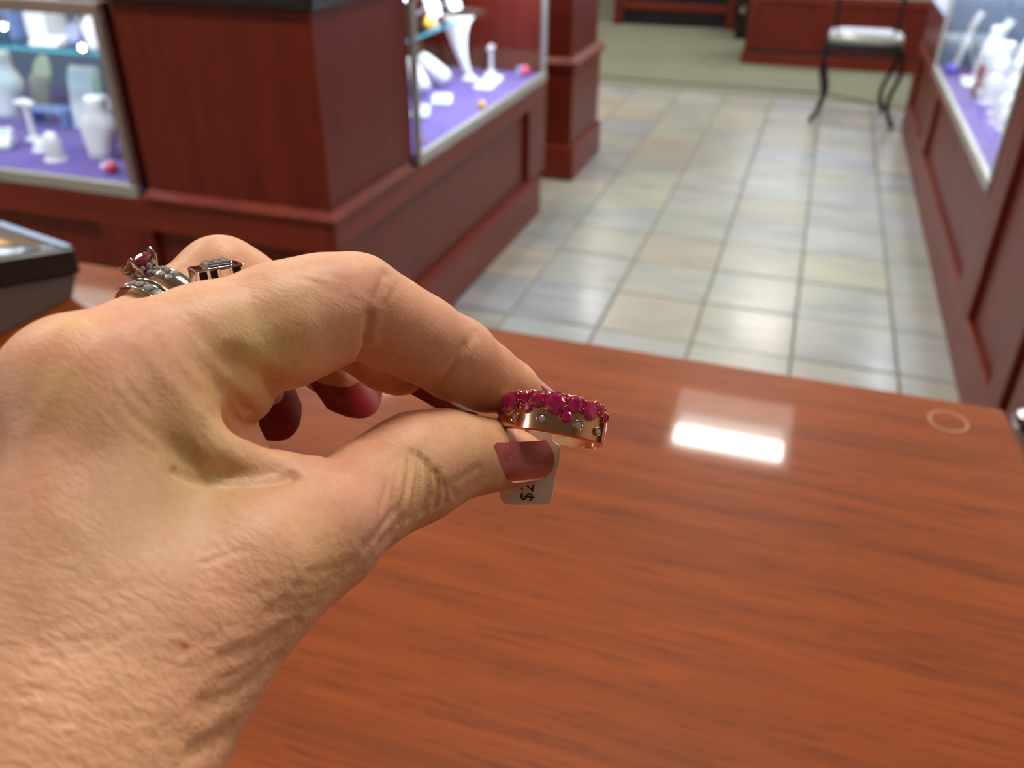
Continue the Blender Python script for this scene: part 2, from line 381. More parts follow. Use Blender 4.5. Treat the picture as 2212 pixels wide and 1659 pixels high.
def case_upper(name, label, x0, x1, y0, y1, face, zd, zt, shelf=None, back_mat='wood', side_mat='wood', watts=9.0, top=True, strip_end=None, light_sz=None):
    """glass display case standing on a base: deck, aluminium frame, panes, back panel, LED strip"""
    t = thing(name, ((x0 + x1) / 2, (y0 + y1) / 2, zd - .03), label, 'display case', 'glass display cases')
    fw = .022
    obj('deck', G().box(x0 + .006, x1 - .006, y0 + .006, y1 - .006, zd - .028, zd), M['purple'], t)
    def rail(nm, a, b, c, d, e, f, m_='silver'): return obj(nm, G().box(a, b, c, d, e, f), M[m_], t, bevel=.003)
    if face == '-y':
        rail('bottom_frame', x0, x1, y0 - .008, y0 + .012, zd - .03, zd + .004)
        rail('top_frame', x0, x1, y0 - .006, y0 + .012, zt - .03, zt, 'bronze')
        for a in (x0, x1 - fw): rail('frame_post', a, a + fw, y0 - .006, y0 + .012, zd + .004, zt - .03, 'bronze')
        obj('glass_pane', G().box(x0 + fw, x1 - fw, y0 + .001, y0 + .006, zd + .004, zt - .03), M['glass'], t)
        obj('back_panel', G().box(x0, x1, y1 - .012, y1, zd, zt), M[back_mat], t)
        obj('side_panel', G().box(x0, x0 + .01, y0 + .02, y1 - .02, zd, zt), M[side_mat], t)
        obj('side_panel', G().box(x1 - .01, x1, y0 + .02, y1 - .02, zd, zt), M['wood'], t)
        obj('light_strip', G().box(x0 + .05, x1 - .05, y0 + .03, y0 + .045, zt - .035, zt - .025), M['led'], t)
        area_light('case_light', ((x0 + x1) / 2, y0 + .06, zt - .04), (x1 - x0) * .9, .04, watts, (.74, .85, 1), (math.radians(25), 0, 0), t)
    else:
        s = 1 if face == '+x' else -1
        xf = x1 if s > 0 else x0; xb = x0 if s > 0 else x1
        rail('bottom_frame', xf - s * .012, xf + s * .008, y0, y1, zd - .03, zd + .004)
        rail('top_frame', xf - s * .012, xf + s * .006, y0, y1, zt - .03, zt, 'bronze')
        for a in (y0, y1 - fw): rail('frame_post', xf - s * .012, xf + s * .006, a, a + fw, zd + .004, zt - .03)
        obj('glass_pane', G().box(xf - s * .001, xf - s * .006, y0 + fw, y1 - fw, zd + .004, zt - .03), M['glass'], t)
        obj('back_panel', G().box(xb, xb + s * .012, y0, y1, zd, zt), M[back_mat], t)
        obj('side_panel', G().box(min(xf, xb) + .02, max(xf, xb) - .02, y0, y0 + .01, zd, zt), M['wood'], t)
        obj('side_panel', G().box(min(xf, xb) + .02, max(xf, xb) - .02, y1 - .01, y1, zd, zt), M[side_mat], t)
        obj('light_strip', G().box(xf - s * .03, xf - s * .045, y0 + .05, y1 - .05, zt - .035, zt - .025), M['led'], t)
        area_light('case_light', (xf - s * .06, (y0 + y1) / 2, zt - .04), .04, (y1 - y0) * .9, watts, (.74, .85, 1), (0, math.radians(25) * s, 0), t)
    if top: obj('glass_top', G().box(x0, x1, y0, y1, zt, zt + .008), M['glass'], t)
    if shelf:
        sx0, sx1, sy0, sy1, sz = shelf
        sh = obj('glass_shelf', G().box(sx0, sx1, sy0, sy1, sz, sz + .008), M['shelfglass'], t)
        if face == '-y': obj('shelf_edge', G().box(sx0, sx1, sy0 - .0015, sy0 - .0002, sz, sz + .008), M['shelfedge'], sh)
        else:
            xe = sx1 if face == '+x' else sx0
            obj('shelf_edge', G().box(xe + .0002, xe + .0015, sy0, sy1, sz, sz + .008), M['shelfedge'], sh)
    return t
ZD = .562
caseA = case_upper('display_case', 'lit glass display case left of the corner post, packed with white necklace stands on purple', -3.3, -1.600, 1.742, 2.62, '-y', ZD, 1.0,
                   shelf=(-3.28, -1.615, 1.95, 2.22, .835), watts=3.6, back_mat='backblue')
caseB = case_upper('display_case', 'lit glass display case facing the aisle between corner post and far pillar', -1.597, -1.036, 2.245, 3.525, '+x', ZD, 1.0,
                   shelf=(-1.40, -1.12, 2.27, 2.78, .842), watts=9)
# pillar farther down the aisle
pil = thing('pillar_cabinet', (-1.25, 4.2, 0), 'narrow cherry wood pillar cabinet with waist moulding at the edge of the tiled aisle', 'cabinet')
obj('column', G().box(-1.56, -1.035, 3.93, 4.42, 0, 1.008), M['wood'], pil, bevel=.004)
ledge(pil, -1.037, -1.0, 3.935, 3.905, -1.56, 4.46, .515, .556, M['wood_y'])
obj('waist', G().box(-1.55, -1.018, 3.915, 4.44, .165, .515), M['wood'], pil, bevel=.004)
obj('plinth', G().box(-1.55, -1.0, 3.90, 4.46, 0, .165), M['wood_y'], pil, bevel=.01)
obj('top', G().box(-1.58, -1.0, 3.90, 4.46, 1.008, 1.04), M['black'], pil, bevel=.004)

# wall cases on the right
RX = .545
rb = thing('wall_cabinet', (.9, 3.2, 0), 'long cherry wood base cabinet with recessed panels along the right of the aisle', 'cabinet')
obj('body', G().box(RX + .036, 1.2, 1.2, 5.52, .03, .475), M['wood'], rb)
panelled(rb, '-x', 2.60, 5.52, RX, .03, .475, [(2.60, 2.775), (4.31, 4.52), (5.35, 5.52)], .165, .43)
obj('toe_kick', G().box(RX + .05, 1.2, 1.2, 5.5, 0, .03), M['dark'], rb)
obj('foot', G().box(RX + .002, RX + .06, 4.42, 5.5, 0, .03), M['wood_y'], rb)
obj('foot', G().box(RX + .002, RX + .06, 2.0, 4.34, 0, .03), M['wood_y'], rb)
tall = thing('end_cabinet', (.9, 2.1, .03), 'tall cherry wood end cabinet with narrow recessed panels right of the counter', 'cabinet')
obj('body', G().box(RX + .04, 1.2, 1.0, 2.60, .475, 1.0), M['wood'], tall)
panelled(tall, '-x', 1.0, 2.598, RX, .032, 1.0, [(1.0, 1.12), (1.62, 1.90), (1.975, 2.10), (2.535, 2.598)], .16, .93, recess=.02)
obj('end_panel', G().box(RX, 1.2, 2.60, 2.735, .477, 1.0), M['wood'], tall, bevel=.003)
obj('top', G().box(RX - .01, 1.22, 1.0, 2.74, 1.0, 1.03), M['black'], tall, bevel=.004)
caseC = case_upper('display_case', 'lit glass wall case on the right of the aisle crowded with white jewellery busts', RX, 1.15, 2.74, 4.66, '-x', .502, 1.05, watts=15, back_mat='backblue', side_mat='backblue')
rb2 = thing('wall_cabinet', (.9, 5.1, .477), 'raised cherry wood cabinet end beyond the right wall case near the chair', 'cabinet')
obj('body', G().box(RX + .005, 1.15, 4.665, 5.52, .477, .70), M['wood'], rb2, bevel=.004)
obj('top', G().box(RX - .004, 1.15, 4.665, 5.52, .70, .715), M['shell'], rb2, bevel=.003)
obj('rail', G().box(RX - .002, RX + .005, 4.70, 4.80, .48, .70), M['wood'], rb2)

# far cabinet behind the chair
fb = thing('far_cabinet', (.1, 7.5, .008), 'cherry wood base cabinet standing on the carpet behind the chair', 'cabinet')
obj('body', G().box(-.53, 1.4, 7.25, 7.85, .008, .50), M['wood'], fb, bevel=.004)
obj('plinth', G().box(-.545, 1.41, 7.235, 7.86, .008, .09), M['wood_x'], fb, bevel=.004)
obj('groove', G().box(-.535, 1.405, 7.243, 7.855, .09, .115), M['dark'], fb)
for a, b_ in ((-.531, -.45), (.02, .10), (.72, .80), (1.3, 1.4)): obj('stile', G().box(a, b_, 7.238, 7.25, .115, .445), M['wood'], fb, bevel=.003)
obj('top_rail', G().box(-.531, 1.4, 7.238, 7.25, .445, .485), M['wood_x'], fb, bevel=.003)
case_upper('display_case', 'lit glass display case on the far cabinet above the chair', -.52, 1.4, 7.26, 7.84, '-y', .531, 1.15, watts=14, back_mat='white', side_mat='white')
# far console frame, dark inside
cs = thing('console_frame', (-1.36, 9.2, .008), 'open cherry wood console frame with dark inside against the far carpet', 'console')
for x in (-1.93, -.85):
    for y in (8.88, 9.42): obj('leg', G().box(x, x + .075, y, y + .07, .008, .80), M['wood'], cs, bevel=.004)
obj('stretcher', G().box(-1.86, -.85, 8.895, 8.93, .15, .215), M['wood_x'], cs, bevel=.004)
obj('stretcher', G().box(-1.86, -.85, 9.43, 9.47, .15, .215), M['wood_x'], cs, bevel=.004)
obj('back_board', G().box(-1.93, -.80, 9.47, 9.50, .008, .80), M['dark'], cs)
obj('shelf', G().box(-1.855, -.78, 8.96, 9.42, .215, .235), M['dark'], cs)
obj('top', G().box(-2.0, -.725, 8.84, 9.54, .80, .84), M['wood_x'], cs, bevel=.004)
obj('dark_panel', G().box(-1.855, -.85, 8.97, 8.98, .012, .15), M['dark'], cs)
wd = thing('dark_cabinet', (-.65, 8.6, .008), 'black floor cabinet in the gap between console frame and far cabinet', 'cabinet')
obj('body', G().box(-.715, -.20, 8.4, 9.0, .008, .8), M['dark'], wd, bevel=.004)
dkd = obj('door', G().box(-.70, -.22, 8.385, 8.399, .04, .78), M['blackplastic'], wd, bevel=.003)
kn = G().lathe([(.001, -.035), (.03, -.03), (.038, 0), (.03, .03), (.001, .035)], (-.655, 8.352, .26), 16, (0, 1, 0)); obj('knob', kn, M['chrome'], dkd, smooth=60)

# ------------------------------------------------------------------ chair
def chair(cx, y0, y1, label):
    t = thing('chair', (cx, (y0 + y1) / 2, 0), label, 'chair')
    for s in (-1, 1):
        for yf, dy in ((y0, -1), (y1, 1)):
            spread = .045 if dy < 0 else .005
            pts = []
            for k in range(13):
                u = k / 12; z = .43 * (1 - u) + .008
                bow = math.sin(u * math.pi * 2) * .028
                pts.append((cx + s * (.185 + bow + spread * u ** 2), yf - dy * .02 + dy * (bow * .4 + .03 * u ** 2), z))
            obj('leg', G().tube(pts, [.013] * 11 + [.014, .017], 8), M['iron'], t, smooth=60)
    obj('seat_frame', G().box(cx - .20, cx + .20, y0 - .005, y1 - .02, .405, .437), M['iron'], t, bevel=.008)
    n = 28; rows = []
    outline = lambda r: [(cx + r * .208 * math.copysign(abs(math.cos(a)) ** .45, math.cos(a)), (y0 + y1) / 2 - .01 + r * .2 * math.copysign(abs(math.sin(a)) ** .45, math.sin(a))) for a in [2 * math.pi * k / n for k in range(n)]]
    g = G(); vs = []; fs = []
    prof = [(.94, .437), (1.0, .452), (1.0, .470), (.95, .485), (.7, .493), (.35, .496), (.02, .497)]
    for r, z in prof: vs += [(x, y, z) for x, y in outline(r)]
    for i in range(len(prof) - 1):
        for k in range(n): fs.append((i * n + k, i * n + (k + 1) % n, (i + 1) * n + (k + 1) % n, (i + 1) * n + k))
    fs += [tuple(range(n - 1, -1, -1)), tuple(range((len(prof) - 1) * n, len(prof) * n))]
    obj('seat', g.add(vs, fs), M['seat'], t, smooth=180)
    for s in (-1, 1):
        pts = [(cx + s * (.17 + .03 * u), y1 - .035 + .06 * u, .42 + .55 * u) for u in [k / 6 for k in range(7)]]
        obj('back_post', G().tube(pts, .012, 8), M['iron'], t, smooth=60)
    arc = [(cx + .2 * math.cos(a), y1 + .025, .97 + .09 * math.sin(a)) for a in [math.pi * k / 12 for k in range(13)]]
    obj('back_rail', G().tube(arc, .012, 8), M['iron'], t, smooth=60)
    obj('back_slat', G().tube([(cx, y1 - .01, .66), (cx, y1 + .015, .85), (cx, y1 + .025, 1.058)], .009, 8), M['iron'], t, smooth=60)
    obj('back_rail', G().tube([(cx - .185, y1 - .005, .66), (cx + .185, y1 - .005, .66)], .009, 8), M['iron'], t, smooth=60)
    return t
chair(.265, 5.50, 5.93, 'black wrought iron chair with a padded grey seat at the end of the aisle')

# ------------------------------------------------------------------ counter in the foreground
CT = .88
ct = thing('sales_counter', (-.4, .3, 0), 'glossy cherry laminate sales counter in the foreground under the hand', 'counter')
obj('worktop', G().prism([(-1.7, -.55), (.215, -.55), (.207, .60), (.198, .703), (-1.7, .703)], CT - .034, CT), M['counter'], ct, bevel=.0025)
obj('edge_band', G().prism([(.2085, .60), (.1995, .7045), (-1.7, .7045), (-1.7, .7032), (.1983, .7032), (.2072, .60)], CT - .032, CT - .003), M['edge'], ct)
obj('carcass', G().box(-1.65, .15, -.5, .62, .1, CT - .034), M['wood'], ct, bevel=.003)
obj('plinth', G().box(-1.6, .12, -.46, .58, 0, .1), M['dark'], ct)
for a, b_ in ((-1.6, -1.05), (-1.03, -.48), (-.46, .10)): obj('front_panel', G().box(a, b_, .62, .632, .16, CT - .08), M['wood'], ct, bevel=.004)
# round dried ring mark
c = on_z(2048, 911, CT); n = 40
g = G(); pr = [(.0132, 0), (.0156, 0), (.0154, .0004), (.0134, .0004)]
vs = []; fs = []
for i, (r, z) in enumerate(pr): vs += [(c[0] + r * math.cos(2 * math.pi * k / n), c[1] + r * 1.05 * math.sin(2 * math.pi * k / n), CT + .0002 + z) for k in range(n)]
for i in range(4):
    for k in range(n): fs.append((i * n + k, i * n + (k + 1) % n, ((i + 1) % 4) * n + (k + 1) % n, ((i + 1) % 4) * n + k))
tag(obj('clear_ring', g.add(vs, fs), M['mark'], smooth=60, origin=(c[0], c[1], CT)), 'small pale ring mark lying on the counter near its far right corner', 'ring mark')
# black post with bright end beside the counter corner
p = on_z(2193, 893, .80)
bp = thing('metal_post', (p[0] + .03, p[1] - .0, 0), 'slim black post with a shiny round end beside the right counter corner', 'post')
obj('shaft', G().tube([(p[0] + .012, p[1] - .01, .795), (p[0] + .045, p[1] - .06, .78), (p[0] + .06, p[1] - .09, .70), (p[0] + .065, p[1] - .10, .02)], .011, 12), M['blackplastic'], bp, smooth=60)
obj('end_cap', G().lathe([(.001, -.012), (.008, -.009), (.011, 0), (.008, .009), (.001, .012)], (p[0] + .008, p[1] - .006, .798), 16), M['chrome'], bp, smooth=180)
obj('foot', G().lathe([(.05, 0), (.05, .012), (.012, .022)], (p[0] + .065, p[1] - .10, 0), 24), M['blackplastic'], bp, smooth=40)
# countertop box at the left
bx = thing('counter_box', (-.77, .56, CT), 'black box with sloping glass top and grey base at the left end of the counter', 'box')
TA, TB, TC, TD = [np.array(q) for q in ((-.685, .641, .929), (-.685, .42, .984), (-.84, .42, .984), (-.83, .688, .922))]
def tp(u, v, h): q = (TA * (1 - u) + TB * u) * (1 - v) + (TD * (1 - u) + TC * u) * v; return (q[0], q[1], q[2] + h)
def slab(u0, u1, v0, v1, h0, h1): return G().hexa(*[[tp(u0, v0, h), tp(u0, v1, h), tp(u1, v1, h), tp(u1, v0, h)] for h in (h0, h1)])
obj('base', G().hexa([(-.688, .624, CT), (-.828, .668, CT), (-.835, .424, CT), (-.688, .424, CT)], [tp(.02, .02, -.0292), tp(.02, .98, -.0292), tp(.98, .98, -.0292), tp(.98, .02, -.0292)]), M['greybase'], bx, bevel=.003)
obj('lid', slab(0, 1, 0, 1, -.029, 0), M['blackplastic'], bx, bevel=.004, seg=3)
obj('glass_top', slab(.05, .95, .06, .94, .0001, .0012), plain('dark_glass', s2l((28, 34, 36)), .05, coat=1.0), bx)
obj('edge_reflection', slab(.012, .06, .02, .98, .0013, .0024), plain('pale_blue_reflection', s2l((150, 178, 214)), .3), bx)  # bluish reflection along the glass edge, laid on as a pale strip
obj('card', slab(.20, .50, .30, .75, .0013, .0018), plain('tan_card', s2l((200, 160, 90)), .5), bx)

# ------------------------------------------------------------------ display stands in the cases
def stand_loc(px, py, z, dx=0, dy=0): q = on_z(px, py, z); return Vector((q[0] + dx, q[1] + dy, z))
def yawd(face): return {'-y': (Vector((1, 0, 0)), Vector((0, -1, 0))), '+x': (Vector((0, 1, 0)), Vector((1, 0, 0))), '-x': (Vector((0, -1, 0)), Vector((-1, 0, 0)))}[face]
GRP = 'white display stands in the glass cases'
def bust(p, h, w, face, label, m_='white', lean=.12):
    u, n = yawd(face); t = thing('necklace_bust', p, label, 'display stand', GRP)
    prof = [(0, .62, .30), (.03, .70, .34), (.16, .74, .34), (.34, .90, .36), (.47, 1.0, .36), (.58, .95, .34), (.68, .72, .30), (.76, .54, .27), (.88, .50, .26), (.97, .54, .28), (1.0, .46, .22)]
    seg = 24; vs = []; fs = []
    for f, a, d in prof:
        for k in range(seg):
            th = 2 * math.pi * k / seg; c, s_ = math.cos(th), math.sin(th)
            c = math.copysign(abs(c) ** .75, c); s_ = math.copysign(abs(s_) ** .75, s_)
            vs.append(p + u * (a * w / 2 * c) + n * (d * w * .75 * s_ - lean * h * f) + Vector((0, 0, h * f)))
    for i in range(len(prof) - 1):
        for k in range(seg): fs.append((i * seg + k, i * seg + (k + 1) % seg, (i + 1) * seg + (k + 1) % seg, (i + 1) * seg + k))
    fs += [tuple(range(seg - 1, -1, -1)), tuple(range((len(prof) - 1) * seg, len(prof) * seg))]
    obj('form', G().add(vs, fs), M[m_], t, smooth=60)
    obj('foot_plate', G().lathe([(w * .36, 0), (w * .36, .004), (w * .33, .006)], p, 24, (0, 0, 1), 1, .6 if abs(n.y) > .5 else 1.0), M[m_], t, smooth=40)
    return t
def board(p, h, w, face, label, m_='white', lean=.22, curl=.35, name='necklace_board'):
    u, n = yawd(face); t = thing(name, p, label, 'display stand', GRP)
    rows = []
    for i in range(11):
        f = i / 10; back = lean * h * f + curl * h * max(0, f - .72) ** 2 * 3
        ww = w * (.86 + .14 * f); zz = h * (f - .25 * max(0, f - .85))
        rows.append([p + u * (ww / 2 * s_) - n * (back + .010 * (s_ * s_)) + Vector((0, 0, zz)) for s_ in (-1, -.5, 0, .5, 1)])
    obj('panel', G().sheet(rows, .007, -n), M[m_], t, smooth=50)
    b0 = p - n * (lean * h + .055)
    obj('strut', G().tube([b0 + Vector((0, 0, .003)), p - n * (lean * h * .62 + .008) + Vector((0, 0, h * .6))], .004, 8), M[m_], t)
    return t
def oval(p, h, w, face, label, m_='cream'):
    u, n = yawd(face); t = thing('oval_board', p, label, 'display stand', GRP)
    c = p + Vector((0, 0, h * .56)); poly = [c + u * (w / 2 * math.cos(a)) + Vector((0, 0, h * .44 * math.sin(a))) - n * (.15 * h * math.sin(a)) for a in [2 * math.pi * k / 28 for k in range(28)]]
    vs = poly + [q - n * .008 for q in poly]; N = 28
    obj('panel', G().add(vs, [tuple(range(N)), tuple(range(2 * N - 1, N - 1, -1))] + [(i, N + i, N + (i + 1) % N, (i + 1) % N) for i in range(N)]), M[m_], t, smooth=40)
    obj('stem', G().tube([p - n * .02 + Vector((0, 0, .003)), c - n * .012], .004, 8), M['chrome'], t)
    obj('foot', G().lathe([(.022, 0), (.022, .004), (.006, .008)], p - n * .02, 18), M['chrome'], t, smooth=40)
    return t
def tstand(p, h, w, face, label):
    u, n = yawd(face); t = thing('earring_stand', p, label, 'display stand', GRP)
    obj('foot', G().lathe([(.026, 0), (.027, .005), (.012, .012), (.010, .016)], p, 22), M['white'], t, smooth=40)
    obj('column', G().lathe([(.010, .014), (.0085, h * .5), (.011, h * .86), (.013, h * .9)], p, 16), M['white'], t, smooth=40)
    obj('crossbar', G().tube([p + u * (-w / 2) + Vector((0, 0, h * .93)), p + Vector((0, 0, h * .97)), p + u * (w / 2) + Vector((0, 0, h * .93))], [.008, .012, .008], 12), M['white'], t, smooth=60)
    return t
def ringblock(p, h, w, face, label):
    u, n = yawd(face); t = thing('ring_holder', p, label, 'display stand', GRP)
    obj('holder', G().lathe([(w * .5, 0), (w * .5, h * .08), (w * .46, h * .5), (w * .38, h * .85), (w * .2, h * .98), (w * .02, h)], p, 20, (0, 0, 1), 1, .8), M['white'], t, smooth=50)
    obj('foot_plate', G().lathe([(w * .56, 0), (w * .56, .003), (w * .5, .005)], p, 20), M['white'], t, smooth=40)
    return t
def swan(p, h, w, face, label, side=1):
    u, n = yawd(face); t = thing('swan_neck_stand', p, label, 'display stand', GRP)
    rows = []
    for i in range(15):
        f = i / 14; sx = side * w * (.55 * (1 - f) ** 2 - .1)
        ww = w * (.22 + .78 * f ** 1.7); back = h * (.10 * f + .18 * max(0, f - .75) ** 1.5 * 4)
        rows.append([p + u * (sx + ww / 2 * s_) - n * (back + .18 * ww * s_ * s_) + Vector((0, 0, h * f * (1 - .05 * max(0, f - .85) * 6))) for s_ in (-1, -.6, -.2, .2, .6, 1)])
    obj('neck', G().sheet(rows, .006, -n), M['white'], t, smooth=60)
    obj('foot', G().lathe([(.034, 0), (.034, .006), (.016, .014)], p + u * (side * w * .45), 22), M['white'], t, smooth=40)
    return t
def roll(a, b, r, label):
    a, b = Vector(a), Vector(b); t = thing('bracelet_roll', a, label, 'display stand', GRP)
    pts = [a.lerp(b, f) for f in (0, .06, .2, .4, .6, .8, .94, 1)]
    obj('roll', G().tube(pts, [r * .55, r * .9, r, r * 1.02, r * 1.02, r, r * .9, r * .5], 18), M['white'], t, smooth=60)
    for f in (.03, .97): obj('end_cap', G().tube([a.lerp(b, f - .015), a.lerp(b, f + .015)], r * .62, 18), M['silver'], t, smooth=40)
    return t
def pad(p, w, d, h, rz, label, m_='white'):
    t = thing('ring_pad', p, label, 'display stand', GRP); c, s_ = math.cos(rz), math.sin(rz)
    R = lambda x, y, z: (p.x + c * x - s_ * y, p.y + s_ * x + c * y, p.z + z)
    g = G().hexa([R(-w / 2, -d / 2, 0), R(w / 2, -d / 2, 0), R(w / 2, d / 2, 0), R(-w / 2, d / 2, 0)],
                 [R(-w / 2, -d / 2, h * .35), R(w / 2, -d / 2, h * .35), R(w / 2, d / 2, h), R(-w / 2, d / 2, h)])
    obj('cushion', g, M[m_], t, bevel=min(h * .3, .008), seg=3)
    for k in (-1, 0, 1):
        obj('ring_slot', G().hexa(*[[R(k * w * .25 + sx * .002, sy * d * .36, h * (.675 + sy * .234) + dz) for sx, sy in ((-1, -1), (1, -1), (1, 1), (-1, 1))] for dz in (.0, .0012)]), M['taupe'], t)
    return t
def ornament(p, r, label, ball='pink', fan='shell', face='-y', ballside=1):
    u, n = yawd(face); t = thing('shell_ornament', p, label, 'ornament', 'small glass ornaments in the cases')
    if fan:
        vs = [p + Vector((0, 0, r * .3))]; N = 18
        for k in range(N + 1):
            a = math.pi * (.02 + .96 * k / N); rr = r * (1.55 if k % 2 else 1.4)
            vs.append(p + u * (rr * math.cos(a)) + Vector((0, 0, r * .15 + rr * .75 * math.sin(a))) - n * (.25 * r + (.22 * r if k % 2 else 0)))
        b0 = len(vs); vs += [q - n * .004 for q in vs]
        fs = [(0, i, i + 1) for i in range(1, N + 1)] + [(b0, b0 + i + 1, b0 + i) for i in range(1, N + 1)] + [(i, b0 + i, b0 + i + 1, i + 1) for i in range(1, N + 1)]
        obj('shell', G().add(vs, fs), M[fan], t)
    obj('glass_bead', G().lathe([(r * .02, 0), (r * .5, r * .12), (r * .72, r * .5), (r * .62, r * 1.0), (r * .3, r * 1.3), (r * .02, r * 1.38)], p + u * (ballside * r * .6) + n * (r * .2), 20), M[ball], t, smooth=60)
    return t
def riser(p, w, d, h, label, m_='bluegrey'):
    t = thing('riser', p, label, 'riser', GRP)
    obj('top', G().box(p.x - w / 2, p.x + w / 2, p.y - d / 2, p.y + d / 2, p.z + h - .008, p.z + h), M[m_], t, bevel=.002)
    for sx in (-1, 1): obj('leg', G().box(p.x + sx * (w / 2 - .004) - .004, p.x + sx * (w / 2 - .004) + .004, p.y - d / 2, p.y + d / 2, p.z, p.z + h - .008), M[m_], t)
    return t
L = stand_loc
# left front case
bust(L(224, 342, ZD), .168, .112, '-y', 'white necklace bust nearest the corner post in the left case')
board(L(178, 278, ZD), .185, .098, '-y', 'tall white curved necklace board behind the bust beside the corner post', lean=.18)
tstand(L(76, 303, ZD), .115, .07, '-y', 'white earring stand with round foot in the left case front')
ringblock(L(122, 345, ZD), .078, .056, '-y', 'small white rounded ring holder standing at the front of the left case')
ringblock(L(92, 325, ZD), .03, .05, '-y', 'low white ring holder beside the small rounded one in the left case')
pad(L(8, 322, ZD, -.02), .09, .07, .055, .5, 'cream ring wedge at the left picture edge in the left case')
bust(L(18, 250, ZD), .20, .15, '-y', 'wide white necklace bust at the left picture edge')
board(L(84, 255, ZD), .13, .085, '-y', 'taupe backed display board between bust and curved board', 'taupe')
riser(L(120, 268, ZD), .14, .07, .05, 'blue grey acrylic riser low behind the earring stand')
oval(L(118, 222, ZD, 0, -.03), .16, .075, '-y', 'pale green oval display board standing at the back of the left case')
board(L(222, 238, ZD, 0, -.06), .15, .10, '-y', 'pale green square display board at the back next to the corner post', 'cream', .1, 0)
ornament(L(236, 372, ZD), .024, 'pink glass bead with a pale shell in the front right corner of the left case', 'pink', 'shell', '-y')
roll(L(236, 262, ZD) + Vector((0, 0, .022)), L(232, 262, ZD) + Vector((-.02, .02, .075)), .02, 'short lilac lit roll behind the necklace bust')
ZS = .8432
def LS(px, py, y): q = on_y(px, py, y); return Vector((q[0], y, ZS))
board(LS(72, 60, 2.05), .118, .085, '-y', 'white flared display board on the glass shelf, left of the blue cone', lean=.05, curl=.1)
ringblock(LS(126, 60, 2.16), .118, .06, '-y', 'tall cone shaped stand on the middle of the glass shelf')
pad(LS(104, 88, 1.99), .10, .05, .028, 0, 'flat white tray at the front of the glass shelf')
bust(LS(207, 70, 2.0), .115, .085, '-y', 'small white bust at the right end of the glass shelf')
pad(LS(160, 80, 2.06), .09, .07, .05, -.2, 'pale slanted ring pad in the middle of the glass shelf', 'shell')
riser(LS(20, 75, 2.1), .12, .08, .07, 'blue acrylic riser at the left end of the glass shelf')
for (px, py), lab in (((8, 57), 'tiny glint shown as a glowing bead at the left picture edge in the left case'), ((178, 103), 'tiny glint shown as a glowing bead in front of the glass shelf, near the corner post')):
    q = on_y(px, py, 1.94); t = thing('glint_spot', q, lab, 'lamp', 'tiny glowing glints in the left case')  # bright glints, added as glowing beads hung on chrome rods
    obj('glint_cup', G().lathe([(.003, .008), (.012, .006), (.012, -.002)], q, 16, (0, 1, .3)), M['chrome'], t, smooth=40)
    obj('rod', G().tube([q + np.array([0, .006, .004]), np.array([q[0], q[1] + .006, .969])], .002, 8), M['chrome'], t)
    obj('glint_bead', G().lathe([(.0005, -.006), (.007, -.004), (.009, .0), (.0005, .002)], q, 16, (0, 1, .3)), M['glint'], t, smooth=60)
# aisle case
swan(L(1012, 172, ZD, -.05), .235, .13, '-y', 'tall white swan neck necklace stand in the aisle case', 1)
roll(L(1000, 190, ZD, -.06) + Vector((0, 0, .02)), L(958, 190, ZD, -.10) + Vector((0, 0, .105)), .034, 'thick white bracelet roll leaning left of the swan neck stand')
roll(L(945, 212, ZD, -.05) + Vector((0, 0, .02)), L(915, 200, ZD, -.06) + Vector((0, 0, .11)), .032, 'white bracelet roll leaning against the left end of the aisle case')
pad(L(966, 225, ZD, -.02), .07, .07, .03, .3, 'white ring pad low in front of the leaning rolls')
pad(L(1000, 195, ZD, -.24, .22), .07, .06, .035, -.3, 'white ring pad behind the low one in the aisle case')
pad(L(928, 250, ZD, -.02, -.03), .06, .06, .04, .2, 'white ring pad at the near end of the aisle case')
pad(L(1066, 188, ZD, -.02), .075, .15, .03, .0, 'white slanted tray between swan neck stand and purple cloth edge')
tstand(L(1076, 160, ZD, -.03), .105, .06, '+x', 'white earring stand right of the swan neck stand')
ornament(L(1138, 166, ZD, -.02), .030, 'pink bead on a violet shell in the far corner of the aisle case', 'pink', 'shell', '+x')
ornament(L(1042, 238, ZD, -.01), .022, 'orange and yellow glass bead at the front edge of the aisle case', 'orange', None, '+x')
ornament(L(912, 312, ZD, -.01), .014, 'small pink glass bead in the near corner of the aisle case', 'pink', None, '+x')
oq = on_x(920, 24, -1.15); ornament(Vector((oq[0], oq[1], 0.8502)), .026, 'orange and yellow glass bead on the glass shelf of the aisle case', 'orange', None, '+x')
for px, py, hh, lab in ((948, 14, .08, 'white necklace board at the near end of the aisle case shelf'), (992, 2, .07, 'white necklace board at the far end of the aisle case shelf')):
    q = on_x(px, py, -1.22); board(Vector((q[0], q[1], 0.8502)), hh, .11, '+x', lab, lean=.3)
